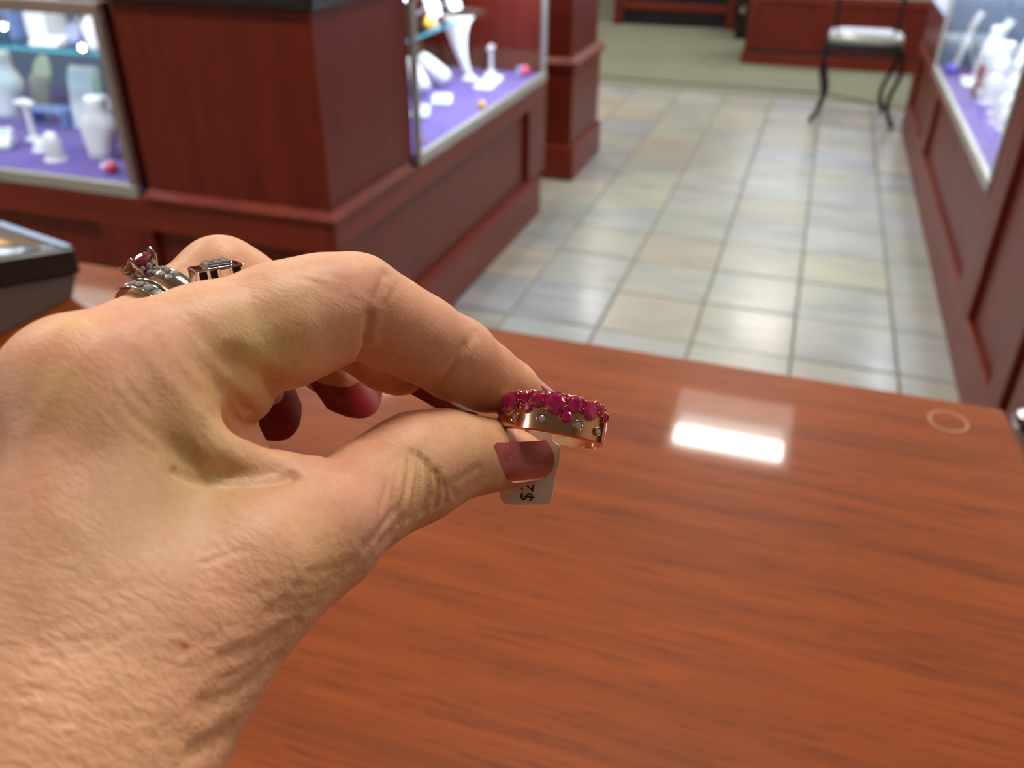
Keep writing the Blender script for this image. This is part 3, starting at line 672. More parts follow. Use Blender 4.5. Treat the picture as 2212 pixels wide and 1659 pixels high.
# right wall case
ZC = .502
CI = [('board', .92, 4.50, .34, .17, 'tall white curved board farthest back in the right wall case'), ('bust', .99, 4.20, .33, .19, 'large white bust second from the far end of the back row'),
      ('swan', .93, 3.99, .36, .19, 'tall white swan neck stand in the middle of the back row'), ('board', .96, 3.76, .34, .18, 'tall white curved board right of the back row swan neck stand'),
      ('bust', .95, 3.50, .34, .19, 'large white bust at the near end of the back row in the right wall case'), ('swan', .88, 3.28, .34, .18, 'swan neck stand nearest the wooden end panel of the right wall case'),
      ('board', .72, 4.50, .24, .15, 'white curved board second from the far corner of the right wall case'), ('bust', .83, 4.29, .24, .14, 'white bust in the middle row, second from the far end of the right wall case'),
      ('board', .77, 4.13, .22, .15, 'white curved board in the centre of the middle row of the right wall case'), ('swan', .79, 3.90, .23, .14, 'white swan neck stand in the middle row of the right wall case'),
      ('bust', .87, 3.70, .25, .14, 'white bust in the middle row behind the front ring holders'), ('bust', .80, 3.50, .22, .15, 'white bust at the near end of the middle row in the right wall case'),
      ('board', .60, 4.545, .26, .12, 'white curved board behind the glass at the far corner of the right wall case'), ('bust', .70, 4.06, .20, .15, 'small white bust in the middle of the front row'),
      ('ringblock', .68, 3.87, .11, .08, 'white ring holder just right of the small front bust'), ('bust', .70, 3.68, .19, .14, 'small white bust at the near end of the front row'),
      ('ringblock', .675, 3.53, .10, .075, 'white ring holder third from the near end of the right wall case'), ('ringblock', .675, 3.43, .07, .06, 'white ring holder second from the near end of the right wall case'),
      ('ringblock', .66, 3.33, .03, .03, 'smallest white ring holder at the near end of the right wall case')]
for k, x_, y_, hh, ww, lab in CI:
    p = Vector((x_, y_, ZC))
    if k == 'board': board(p, hh, ww, '-x', lab, lean=.18, curl=.2)
    elif k == 'swan': swan(p, hh, ww, '-x', lab, -1)
    elif k == 'bust': bust(p, hh, ww, '-x', lab)
    elif k == 'tstand': tstand(p, hh, ww, '-x', lab)
    else: ringblock(p, hh, ww, '-x', lab)
bust(Vector((.70, 4.35, ZC)), .22, .15, '-x', 'white bust nearest the cobalt bead in the right wall case')
pad(Vector((.65, 4.205, ZC)), .08, .10, .03, .0, 'white ring pad between the two front busts in the right wall case')
ornament(Vector((.595, 4.43, ZC)), .034, 'cobalt blue glass bead at the far front corner of the right wall case', 'blueglass', None, '-x', -.3)
for x_, y_, lab in ((.62, 3.96, 'red brown card standing behind the small bust of the front row'), (.70, 3.785, 'red brown card standing in the middle row behind the front ring holder')):
    board(Vector((x_, y_, ZC)), .13, .05, '-x', lab, 'redbrown', .05, 0, 'display_card')

# ------------------------------------------------------------------ hand (built in camera-aligned millimetres, then placed in the room)
def P(px, py, d): return np.array([(px - CX) * d / FPX, -(py - CY) * d / FPX, d])          # right, up, depth (mm)
RV, UV, FV = RW[:, 0], -RW[:, 1], RW[:, 2]
def c2w(p):
    p = np.asarray(p, float); return CAMP + (p[..., :1] * RV + p[..., 1:2] * UV + p[..., 2:3] * FV) / 1000.0
def unit(v): v = np.asarray(v, float); return v / np.linalg.norm(v)

def round_cone(p, a, b, r1, r2):
    ba = b - a; l2 = ba @ ba; rr = r1 - r2; a2 = l2 - rr * rr; il2 = 1.0 / l2
    pa = p - a; y = pa @ ba; z = y - l2
    q = pa * l2 - y[:, None] * ba; x2 = np.einsum('ij,ij->i', q, q); y2 = y * y * l2; z2 = z * z * l2
    k = np.sign(rr) * rr * rr * x2
    d = (np.sqrt(x2 * a2 * il2) + y * rr) * il2 - r1
    c1 = np.sign(z) * a2 * z2 > k; c2 = np.sign(y) * a2 * y2 < k
    d = np.where(c2, np.sqrt(x2 + y2) * il2 - r1, d)
    d = np.where(c1, np.sqrt(x2 + z2) * il2 - r2, d)
    return d
def smin(a, b, k):
    h = np.maximum(k - np.abs(a - b), 0.0) / k
    return np.minimum(a, b) - h * h * k * 0.25
def ellipsoid(p, c, axes, rad):
    q = (p - c) @ axes.T; k0 = np.linalg.norm(q / rad, axis=1); k1 = np.linalg.norm(q / (rad * rad), axis=1)
    return k0 * (k0 - 1.0) / np.maximum(k1, 1e-9)
def chain(pts, k=2.5):
    """pts: list of (px,py,depth,radius_px) -> callable sdf"""
    J = [(P(a, b, d), r * d / FPX) for a, b, d, r in pts]
    def f(p):
        out = None
        for (A, ra), (B, rb) in zip(J, J[1:]):
            d = round_cone(p, A, B, ra, rb); out = d if out is None else smin(out, d, k)
        return out
    f.J = J
    return f
INDEX = [(182, 852, 118, 174), (310, 805, 124, 146), (450, 752, 131, 133), (610, 703, 138, 129), (700, 672, 142, 116), (768, 652, 145, 104)]
INDEX2 = [(768, 655, 145, 103), (835, 694, 149, 96), (905, 730, 153, 90), (985, 775, 159, 86), (1050, 815, 164, 70), (1104, 838, 168.5, 54), (1138, 850, 170.5, 38)]
THUMB = [(545, 1235, 119, 146), (690, 1150, 128, 126), (790, 1072, 139, 108), (860, 1030, 146, 108), (905, 1006, 150, 109), (965, 985, 154, 92), (1040, 984, 159.5, 74), (1100, 990, 163.5, 58), (1140, 994, 165.5, 47)]
MIDDLE = [(180, 880, 137, 132), (320, 775, 147, 118), (475, 714, 156, 102), (640, 682, 163, 92), (715, 700, 166, 80), (775, 728, 168, 69), (830, 775, 169, 62), (866, 797, 170, 58)]
RING = [(150, 850, 153, 110), (270, 757, 163, 98), (390, 676, 172, 91), (478, 606, 178, 90), (530, 632, 180, 82), (640, 725, 183, 70), (712, 790, 183, 58), (742, 816, 183, 48)]
PINKY = [(145, 850, 170, 95), (280, 775, 180, 78), (395, 712, 187, 70), (470, 770, 189, 62), (540, 822, 189, 50), (572, 850, 188, 42)]
fi, fi2, ft, fm, fr, fp = [chain(c, k) for c, k in ((INDEX, 3), (INDEX2, 2.5), (THUMB, 3.5), (MIDDLE, 3), (RING, 3), (PINKY, 3))]
W1 = np.array([-52., -62., 90.]); W2 = np.array([-66., -56., 116.]); W3 = np.array([-72., -52., 130.])
E1 = W1 + 150 * unit([-.25, -.72, -.62]); E2 = W3 + 150 * unit([-.25, -.72, -.62])
PALM = [ # (A, B, rA, rB)
    (P(188, 878, 118), W1, 9.8, 14.0),
    (P(180, 890, 137), W2, 9.3, 14.5),
    (P(165, 880, 153), W2 * .5 + W3 * .5, 10, 15),
    (P(145, 850, 170), W3, 9, 13.5),
    (W1, W3, 14.5, 15), (W1, E1, 14.5, 21), (W3, E2, 15.5, 21),
    (P(545, 1235, 119), P(375, 1400, 111), 9.8, 11.2),               # thumb metacarpal
    (P(375, 1400, 111), P(195, 1640, 102), 11.2, 13.3),
    (P(195, 1640, 102), W1, 13.3, 14.5),
    (P(235, 1010, 121), P(270, 1330, 111), 9.6, 11.5),                # first web muscle
    (P(280, 960, 125), P(400, 1190, 122), 7.8, 8.3),
    (P(400, 1120, 125), P(560, 1160, 125), 5.0, 7.0),
    (P(330, 900, 131), P(450, 890, 139), 9.2, 7.4),                   # palm under the index base
    (P(250, 930, 140), P(380, 960, 146), 10, 8.2),
    (P(300, 1050, 140), P(430, 1010, 136), 10, 6.0),
    (P(330, 1150, 134), P(500, 1130, 131), 11, 6.5),                  # thenar pad behind the web
]
WEB = chain([(290, 850, 119, 90), (370, 915, 119.5, 66), (450, 972, 121, 46), (530, 1000, 123.5, 34), (600, 1012, 126, 26), (665, 1026, 128, 24)], 3)
LOBE = chain([(470, 830, 134, 75), (538, 848, 135.5, 47), (548, 872, 136, 33)], 2)
LOBE2 = chain([(440, 880, 135, 70), (505, 900, 136, 28)], 2)
LOBE3 = chain([(440, 920, 138, 70), (520, 985, 138, 52), (565, 1040, 137, 40)], 3)
def palm(p):
    out = None
    for A, B, ra, rb in PALM:
        d = round_cone(p, A, B, ra, rb); out = d if out is None else smin(out, d, 7.0)
    out = smin(out, WEB(p), 1.5)
    out = smin(out, LOBE3(p), 3.0)
    return out
def hand_sdf(p):
    pm = palm(p)
    idx = smin(smin(fi(p), pm, 6.0), fi2(p), 1.6)
    idx = smin(idx, LOBE(p), 1.5); idx = smin(idx, LOBE2(p), 1.2)
    out = np.minimum(idx, smin(ft(p), pm, 6.0))
    for f in (fm, fr, fp): out = np.minimum(out, smin(f(p), pm, 4.0))
    return out
def march(px, py, d0=60., d1=260.):
    u = np.array([(px - CX) / FPX, -(py - CY) / FPX, 1.0]); t = d0
    for _ in range(120):
        d = hand_sdf((u * t)[None])[0]
        if d < 0.02: return u * t
        t += max(d * 0.8, 0.02)
        if t > d1: return None
    return u * t
def march_many(pts, d0=60., d1=260.):
    pts = np.asarray(pts, float); u = np.stack([(pts[:, 0] - CX) / FPX, -(pts[:, 1] - CY) / FPX, np.ones(len(pts))], 1)
    t = np.full(len(pts), d0); live = np.arange(len(pts))
    for _ in range(90):
        if not len(live): break
        d = hand_sdf(u[live] * t[live, None]); t[live] += np.where(d > .02, np.maximum(d * .8, .02), 0)
        live = live[(d > .02) & (t[live] < d1)]
    return [None if q >= d1 else u[i] * q for i, q in enumerate(t)]
def surface_nets(lo, hi, h):
    n = np.ceil((hi - lo) / h).astype(int) + 1
    B = 8; nb = -(-n // B)
    cen = [lo[i] + (np.arange(nb[i]) * B + B / 2 - .5) * h for i in range(3)]
    cg = np.stack(np.meshgrid(*cen, indexing='ij'), -1).reshape(-1, 3)
    dc = np.concatenate([hand_sdf(c) for c in np.array_split(cg, max(1, len(cg) // 60000))]).reshape(nb)
    N = nb * B
    D = np.repeat(np.repeat(np.repeat(dc, B, 0), B, 1), B, 2).astype(np.float32)
    act = np.argwhere(np.abs(dc) < h * B * 1.05)
    k = np.arange(B); off = np.stack(np.meshgrid(k, k, k, indexing='ij'), -1).reshape(-1, 3)
    for chunk in np.array_split(act, max(1, len(act) // 300)):
        ii = (chunk[:, None, :] * B + off[None]).reshape(-1, 3)
        D[ii[:, 0], ii[:, 1], ii[:, 2]] = hand_sdf(lo + ii * h)
    ins = D < 0
    # cells with a sign change
    cnt = np.zeros(tuple(N - 1), np.uint8)
    for a in (0, 1):
        for b in (0, 1):
            for c in (0, 1): cnt += ins[a:N[0] - 1 + a, b:N[1] - 1 + b, c:N[2] - 1 + c]
    cells = np.argwhere((cnt > 0) & (cnt < 8))
    idx = -np.ones(tuple(N - 1), np.int64); idx[tuple(cells.T)] = np.arange(len(cells))
    acc = np.zeros((len(cells), 3)); num = np.zeros(len(cells))
    corners = [(a, b, c) for a in (0, 1) for b in (0, 1) for c in (0, 1)]
    val = {c: D[cells[:, 0] + c[0], cells[:, 1] + c[1], cells[:, 2] + c[2]] for c in corners}
    for c in corners:
        for ax in range(3):
            if c[ax] == 0:
                e = list(c); e[ax] = 1; e = tuple(e); va, vb = val[c], val[e]
                m_ = (va < 0) != (vb < 0); t = np.where(m_, va / np.where(m_, va - vb, 1), 0)
                pt = np.tile(np.array(c, float), (len(cells), 1)); pt[:, ax] += t
                acc[m_] += pt[m_]; num += m_
    V = lo + (cells + acc / num[:, None]) * h
    faces = []
    for ax in range(3):
        u_, v_ = (ax + 1) % 3, (ax + 2) % 3
        sl0 = [slice(1, N[i] - 1) for i in range(3)]; sl1 = list(sl0); sl0[ax] = slice(0, N[ax] - 1); sl1[ax] = slice(1, N[ax])
        a, b = ins[tuple(sl0)], ins[tuple(sl1)]
        E_ = np.argwhere(a != b); flip = a[tuple(E_.T)]
        base = E_.copy(); base[:, u_] += 1; base[:, v_] += 1
        def cid(du, dv):
            q = base.copy(); q[:, u_] -= du; q[:, v_] -= dv
            return idx[q[:, 0], q[:, 1], q[:, 2]]
        q = np.stack([cid(1, 1), cid(0, 1), cid(0, 0), cid(1, 0)], 1)
        q[~flip] = q[~flip][:, ::-1]
        faces.append(q)
    F = np.concatenate(faces); F = F[(F >= 0).all(1)]
    return V, F
def grads(V, e=0.15):
    out = np.zeros_like(V)
    for i in range(3):
        d = np.zeros(3); d[i] = e
        out[:, i] = np.concatenate([hand_sdf(c + d) - hand_sdf(c - d) for c in np.array_split(V, max(1, len(V) // 80000))])
    return out / np.maximum(np.linalg.norm(out, axis=1, keepdims=True), 1e-9)
VOX = 0.56
HV, HF = surface_nets(np.array([-130., -175., -12.]), np.array([14., 36., 205.]), VOX)
HN = grads(HV)
# creases: (polyline in picture coordinates, width mm, depth mm)
CREASES = [
    ([(833, 590), (812, 640), (797, 690), (786, 735), (780, 775)], .8, .45), ([(868, 606), (850, 632), (834, 652)], .6, .10), ([(800, 680), (792, 725), (780, 772)], .9, .95),
    ([(1005, 745), (985, 775), (962, 810), (940, 832)], .8, .35), ([(1028, 715), (1012, 740)], .7, .18),
    ([(500, 775), (530, 795), (560, 815), (585, 832)], 2.0, 1.0), ([(470, 830), (505, 862), (535, 890)], 1.2, .45), ([(495, 870), (508, 895), (512, 912)], 1.0, .5),
    ([(380, 1020), (450, 1042), (540, 1046), (600, 1040), (632, 1030)], .9, .75),
    ([(862, 985), (858, 1030), (850, 1080)], .6, .25), ([(888, 975), (882, 1040), (868, 1100), (862, 1130)], .75, .55), ([(906, 985), (903, 1050), (884, 1120)], .8, .65),
    ([(922, 1000), (928, 1050), (914, 1105)], .75, .6), ([(940, 1020), (948, 1055), (940, 1095)], .7, .5), ([(958, 1045), (966, 1065), (962, 1085)], .6, .4), ([(976, 1055), (985, 1075)], .6, .3),
    ([(845, 1000), (838, 1050), (822, 1100)], .5, .18), ([(870, 1120), (850, 1150), (820, 1175)], .9, .35), ([(855, 1100), (825, 1140), (790, 1180)], .8, .28),
    ([(930, 1075), (985, 1040), (1035, 1010)], .8, .2),
    ([(640, 1345), (560, 1400), (480, 1425)], 1.3, .5), ([(600, 1425), (520, 1490), (440, 1530)], 1.6, .55), ([(610, 1380), (545, 1440), (480, 1470)], 1.1, .4), ([(560, 1520), (500, 1580), (420, 1625)], 1.5, .6),
    ([(735, 1245), (690, 1265), (640, 1270)], .9, .3), ([(715, 1275), (670, 1295), (610, 1300)], .9, .3), ([(690, 1305), (640, 1320), (580, 1322)], .9, .3), ([(765, 1215), (720, 1232), (670, 1240)], .8, .25),
    ([(690, 620), (740, 640), (780, 655)], .7, .12), ([(640, 600), (700, 615), (750, 620)], .7, .12),
    ([(360, 700), (420, 780), (470, 830)], 2.2, .3), ([(400, 690), (460, 760), (500, 790)], 1.6, .22), ([(320, 720), (380, 800), (430, 850)], 2.0, .25), ([(280, 760), (340, 840), (390, 900)], 2.2, .25),
    ([(120, 930), (170, 850), (250, 760)], 3.0, .35), ([(60, 880), (100, 800), (170, 730)], 2.5, .25), ([(200, 1000), (280, 1120), (330, 1250)], 5.0, .5), ([(130, 1200), (230, 1260), (340, 1290)], 4.0, .3),
]
rnd = random.Random(3)
for k in range(26):      # fine slanting skin lines over the web and knuckle
    x0, y0 = 180 + 330 * rnd.random(), 690 + 190 * rnd.random(); L0 = 70 + 110 * rnd.random(); an = math.radians(42 + 16 * rnd.random())
    CREASES.append(([(x0 + L0 * t * math.cos(an) - 18 * math.sin(t * 3), y0 + L0 * t * math.sin(an)) for t in (0, .33, .66, 1)], .55, .07 + .09 * rnd.random()))
for k in range(40):      # short wrinkles over the thumb base and wrist
    x0, y0 = 40 + 420 * rnd.random(), 1180 + 440 * rnd.random(); L0 = 60 + 120 * rnd.random(); an = math.radians(-18 + 22 * rnd.random())
    CREASES.append(([(x0 + L0 * t * math.cos(an), y0 + L0 * t * math.sin(an) + 10 * math.sin(t * 4 + k)) for t in (0, .33, .66, 1)], .55, .06 + .10 * rnd.random()))
for k in range(12):      # cross lines on the index knuckle
    x0, y0 = 660 + 150 * rnd.random(), 575 + 60 * rnd.random(); L0 = 40 + 60 * rnd.random(); an = math.radians(15 + 25 * rnd.random())
    CREASES.append(([(x0, y0), (x0 + L0 * .5 * math.cos(an), y0 + L0 * .5 * math.sin(an) - 4), (x0 + L0 * math.cos(an), y0 + L0 * math.sin(an))], .5, .05 + .06 * rnd.random()))
def seg_dist(p, a, b):
    ab = b - a; t = np.clip(((p - a) @ ab) / (ab @ ab), 0, 1); return np.linalg.norm(p - a - t[:, None] * ab, axis=1)
disp = np.zeros(len(HV))
allp = march_many([q for c_ in CREASES for q in c_[0]]); cur = 0
for poly, wd_, dp in CREASES:
    pts = [q for q in allp[cur:cur + len(poly)] if q is not None]; cur += len(poly)
    if len(pts) < 2: continue
    lo_ = np.min(pts, 0) - 4 * wd_; hi_ = np.max(pts, 0) + 4 * wd_
    sel = np.where(((HV > lo_) & (HV < hi_)).all(1))[0]
    if not len(sel): continue
    dm = np.min([seg_dist(HV[sel], a, b) for a, b in zip(pts, pts[1:])], 0)
    disp[sel] = np.minimum(disp[sel], -dp * np.exp(-(dm / wd_) ** 2)) + .08 * dp * np.exp(-((dm - 2.0 * wd_) / wd_) ** 2)
HV2 = HV + HN * disp[:, None]
# skin tint painted on the skin itself: pale tendons, rosy joints, faint veins
tint = np.tile(np.array(s2l((211, 158, 124))[:3]), (len(HV), 1))
def patch(px, py, r, col, amt, elong=None):
    q = march(px, py)
    if q is None: return
    d = np.linalg.norm(HV - q, axis=1); wgt = (amt * np.exp(-(d / r) ** 2))[:, None]
    global tint
    tint = tint * (1 - wgt) + wgt * np.array(s2l(col)[:3])
YEL, RED, GRN, PNK = (206, 172, 112), (200, 128, 100), (180, 154, 112), (206, 140, 118)
PAL = (232, 204, 138)
for a in ((165, 700, 3.0, PAL, .8), (128, 840, 3.4, PAL, .85), (560, 765, 4.5, PAL, .6), (240, 690, 7, RED, .45), (130, 780, 6, RED, .35), (560, 760, 7, YEL, .55), (480, 850, 6, YEL, .35), (640, 650, 7, YEL, .25),
          (450, 1000, 7, YEL, .5), (380, 960, 6, YEL, .4), (300, 1120, 14, GRN, .55), (220, 1330, 12, GRN, .5), (400, 1060, 8, GRN, .4), (880, 990, 4.5, YEL, .55), (1040, 945, 5, YEL, .4), (930, 1030, 4, YEL, .4),
          (740, 1090, 7, RED, .4), (830, 950, 5, PNK, .5), (760, 1000, 4, PNK, .5), (960, 740, 9, PNK, .45), (1080, 800, 8, RED, .4), (870, 700, 7, RED, .3), (790, 700, 5, RED, .45), (745, 590, 5, PNK, .35),
          (480, 1280, 10, RED, .3), (700, 1180, 7, YEL, .3), (400, 1440, 9, RED, .25), (120, 1600, 14, (222, 172, 120), .5), (50, 1350, 16, (214, 160, 132), .5), (40, 1000, 12, (208, 152, 128), .5), (400, 1395, .55, (186, 96, 74), .9), (1120, 940, 4, PNK, .5), (820, 1150, 6, (186, 138, 128), .5)): patch(*a)
origin = c2w(W2)
me = bpy.data.meshes.new('person_hand')
me.from_pydata((c2w(HV2) - origin).tolist(), [], HF.tolist()); me.update()
me.polygons.foreach_set('use_smooth', [True] * len(me.polygons))
at = me.attributes.new('skin_tint', 'FLOAT_COLOR', 'POINT'); at.data.foreach_set('color', np.concatenate([tint, np.ones((len(tint), 1))], 1).astype(np.float32).ravel())
wr_ = np.clip(.12 + .9 / (1 + np.exp((HV[:, 1] + 27) / 5.0)), 0, 1)
a2_ = me.attributes.new('wrinkle', 'FLOAT', 'POINT'); a2_.data.foreach_set('value', wr_.astype(np.float32))
# coordinates along the hand for the direction of skin lines
def skin_mat():
    m, nt, b = mat('skin')
    a = nt.nodes.new('ShaderNodeAttribute'); a.attribute_name = 'skin_tint'
    v = coords(nt)
    mott = noise(nt, v, 160, 4, 0.6); fine = noise(nt, v, 900, 3, 0.6)
    c = mixc(nt, 0.7, a.outputs['Color'], ramp(nt, mott, [(0.3, (0.90, 0.84, 0.80, 1)), (0.7, (1.06, 1.06, 1.05, 1))]), 'MULTIPLY')
    c = mixc(nt, 0.35, c, ramp(nt, fine, [(0.35, (0.88, 0.82, 0.80, 1)), (0.6, (1.03, 1.03, 1.03, 1))]), 'MULTIPLY')
    nt.links.new(c, b.inputs['Base Color'])
    b.inputs['Roughness'].default_value = 0.48; b.inputs['Specular IOR Level'].default_value = 0.4
    b.inputs['Subsurface Weight'].default_value = 0.35; b.inputs['Subsurface Radius'].default_value = (1.0, 0.35, 0.2); b.inputs['Subsurface Scale'].default_value = 0.0022
    vo = nt.nodes.new('ShaderNodeTexVoronoi'); vo.feature = 'DISTANCE_TO_EDGE'; vo.inputs['Scale'].default_value = 1.0
    wv = nt.nodes.new('ShaderNodeVectorMath'); wv.operation = 'ADD'; nz = nt.nodes.new('ShaderNodeTexNoise'); nz.inputs['Scale'].default_value = 500
    nt.links.new(v, nz.inputs['Vector'])
    sc = nt.nodes.new('ShaderNodeMapping'); sc.inputs['Rotation'].default_value = (0.5, 0.0, 0.32); sc.inputs['Scale'].default_value = (480, 1100, 900); nt.links.new(v, sc.inputs['Vector'])
    nt.links.new(sc.outputs[0], wv.inputs[0]); nt.links.new(nz.outputs['Color'], wv.inputs[1]); nt.links.new(wv.outputs[0], vo.inputs['Vector'])
    h = ramp(nt, vo.outputs['Distance'], [(0.0, (0, 0, 0, 1)), (0.22, (1, 1, 1, 1))])
    wr = noise(nt, coords(nt, (300, 820, 640)), 1.0, 4, 0.6, 0.5)
    wa = nt.nodes.new('ShaderNodeAttribute'); wa.attribute_name = 'wrinkle'
    wm = nt.nodes.new('ShaderNodeMath'); wm.operation = 'MULTIPLY'; nt.links.new(wr, wm.inputs[0]); nt.links.new(wa.outputs['Fac'], wm.inputs[1])
    n1 = bump(nt, b, h, 0.10, 0.0002); n2 = bump(nt, b, wm.outputs[0], 0.42, 0.0015, n1); bump(nt, b, fine, 0.12, 0.0003, n2)
    return m
me.materials.append(skin_mat())
hand = bpy.data.objects.new('person_hand', me); COL.objects.link(hand); hand.location = origin
tag(hand, 'hand with dark pink nails pinching a ruby ring between thumb and index finger', 'hand')

# nails
def nail_mat(name, c0, c1, rough=.18, coat=.8, glitter=.74):
    m, nt, b = mat(name); v = coords(nt); f = noise(nt, v, 220, 2)
    cc = ramp(nt, f, [(0.35, c0), (0.65, c1)])
    b.inputs['Roughness'].default_value = rough; b.inputs['Coat Weight'].default_value = coat; b.inputs['Coat Roughness'].default_value = 0.08
    sp = noise(nt, v, 2600, 1); r2 = ramp(nt, sp, [(glitter, (0, 0, 0, 1)), (min(1, glitter + .04), (1, 1, 1, 1))])
    nt.links.new(mixc(nt, r2, cc, s2l((255, 222, 214))), b.inputs['Base Color'])
    bump(nt, b, noise(nt, v, 150, 2), .08, .0006)
    return m
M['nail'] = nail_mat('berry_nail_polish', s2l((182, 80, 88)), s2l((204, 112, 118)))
M['nail_shaded'] = nail_mat('shaded_nail_polish', s2l((122, 16, 22)), s2l((140, 26, 32)), .35, .3, .95)  # same polish as the thumb, with underside shade put into the colour
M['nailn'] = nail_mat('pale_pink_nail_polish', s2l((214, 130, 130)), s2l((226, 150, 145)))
def nail(base, a, n, w, Ln, arc, mt, label, th=.55, cv=.06, tip_w=.9, tip_round=.18, cut=.16):
    a = unit(a); n = np.asarray(n, float); n = unit(n - a * (n @ a)); s = np.cross(a, n)
    R = w / 2 / math.sin(arc / 2); NU, NV = 16, 14
    def pt(u, v, off):
        ph = v * arc / 2; wf = 1 + (tip_w - 1) * u
        uu = cut * v * v * (1 - u) + u * (1 - tip_round * v * v)
        return base + a * (Ln * uu) + s * ((R + off) * math.sin(ph) * wf) + n * ((R + off) * math.cos(ph) - R - cv * Ln * (uu - .3) ** 2)
    vs = [pt(i / (NU - 1), 2 * j / (NV - 1) - 1, o_) for o_ in (0, -th) for i in range(NU) for j in range(NV)]
    g = G(); K = NU * NV; fs = []
    for i in range(NU - 1):
        for j in range(NV - 1):
            q = i * NV + j; fs.append((q, q + 1, q + NV + 1, q + NV)); fs.append((K + q, K + q + NV, K + q + NV + 1, K + q + 1))
    edge = list(range(NV)) + [i * NV + NV - 1 for i in range(1, NU)] + [(NU - 1) * NV + j for j in range(NV - 2, -1, -1)] + [i * NV for i in range(NU - 2, 0, -1)]
    for x_, y_ in zip(edge, edge[1:] + edge[:1]): fs.append((y_, x_, K + x_, K + y_))
    g.add(c2w(np.array(vs)), fs)
    return obj('nail', g, mt, hand, smooth=50, label=label)
tb = P(1030, 1024, 151.4); te = P(1198, 1012, 158.8)
nail(tb, te - tb, [-.2, -.46, -.87], 10.4, np.linalg.norm(te - tb), 1.5, M['nail'], 'glossy berry pink thumb nail with fine glitter', tip_w=.95, tip_round=.14, cv=.05, cut=.22)
nail(P(1112, 786, 170), P(1200, 850, 175) - P(1112, 786, 170), [.50, .70, .42], 8.5, 10.6, 1.9, M['nailn'], 'pale pink index nail seen edge on')
nail(P(872, 800, 172), P(1060, 905, 172) - P(872, 800, 172), [.45, .70, .30], 8.6, 17.5, 1.9, M['nail_shaded'], 'long middle nail in shade under the index finger')
nail(P(706, 738, 178.5), P(804, 893, 180) - P(706, 738, 178.5), [.50, .05, -.84], 14.5, 18, 1.3, M['nail_shaded'], 'long ring finger nail in shade-darkened polish hanging below the index finger', tip_w=.95, tip_round=.34)
nail(P(548, 800, 185), P(622, 948, 186) - P(548, 800, 185), [.50, .05, -.84], 14.5, 16.5, 1.3, M['nail_shaded'], 'long little finger nail in shade-darkened polish below the palm', tip_w=.95, tip_round=.34)

# ------------------------------------------------------------------ jewellery
def metal(name, col, rough=.12):
    m, nt, b = mat(name); v = coords(nt); f = noise(nt, v, 400, 2)
    b.inputs['Base Color'].default_value = col; b.inputs['Metallic'].default_value = 1.0
    r = ramp(nt, f, [(0.3, (rough * .7,) * 3 + (1,)), (0.7, (rough * 1.3,) * 3 + (1,))]); nt.links.new(r, b.inputs['Roughness']); return m
M['rose'] = metal('rose_gold', s2l((232, 188, 158)), .17); M['rosesp'] = metal('rose_gold_beads', s2l((236, 110, 70)), .15)
M['wgold'] = metal('white_gold', s2l((206, 200, 186)), .12); M['wsilver'] = metal('polished_silver', s2l((222, 224, 228)), .07)
def gem_mat(name, col, ior, tr=.6, rough=0.0, emit=0):
    m, nt, b = mat(name); f = noise(nt, coords(nt), 700, 2)
    nt.links.new(ramp(nt, f, [(0.35, tuple(c * .75 for c in col[:3]) + (1,)), (0.65, col)]), b.inputs['Base Color'])
    b.inputs['Roughness'].default_value = rough; b.inputs['IOR'].default_value = ior; b.inputs['Transmission Weight'].default_value = tr
    b.inputs['Coat Weight'].default_value = 1.0; b.inputs['Coat Roughness'].default_value = .02; return m
M['ruby'] = gem_mat('ruby', s2l((226, 4, 118)), 1.76, .55, .03); M['rubyd'] = gem_mat('deep_ruby', s2l((150, 14, 62)), 1.76, .4, .03)
M['diamond'] = gem_mat('diamond', s2l((245, 246, 250)), 2.2, .7, .0)
def gem_geo(c, ax, r, seg=8):
    """brilliant cut: table, crown, girdle, pavilion (mm, camera frame)"""
    ax = unit(ax); t1 = unit(np.cross(ax, [0.3, 0.9, 0.2])); t2 = np.cross(ax, t1); vs = []
    rings = [(.56, .34, 0), (.84, .19, .5), (1.0, .03, 0), (1.0, -.03, 0), (.5, -.4, .5)]
    for rr, hh, ph in rings:
        for k in range(seg):
            q = 2 * math.pi * (k + ph) / seg; vs.append(c + r * (rr * (math.cos(q) * t1 + math.sin(q) * t2) + hh * ax))
    vs.append(c + ax * r * -.8); fs = [tuple(range(seg))]
    for i in range(len(rings) - 1):
        ph0, ph1 = rings[i][2], rings[i + 1][2]
        for k in range(seg):
            k1 = (k + 1) % seg; A, B_, C_, D_ = i * seg + k, i * seg + k1, (i + 1) * seg + k1, (i + 1) * seg + k
            if ph1 > ph0: fs += [(A, B_, D_), (B_, C_, D_)]
            else: fs += [(A, B_, C_), (A, C_, D_)] if ph0 > ph1 else [(A, B_, C_, D_)]
    l = (len(rings) - 1) * seg
    fs += [(l + k, l + (k + 1) % seg, len(vs) - 1) for k in range(seg)]
    return c2w(np.array(vs)), fs
def thing_mm(name, p, label, cat, group=None): return thing(name, Vector(c2w(np.array(p))), label, cat, group)
def gem(c, ax, r, m_, parent, name='ruby', seg=8):
    v, f = gem_geo(np.asarray(c, float), ax, r, seg); return obj(name, G().add(v, f), M[m_], parent)
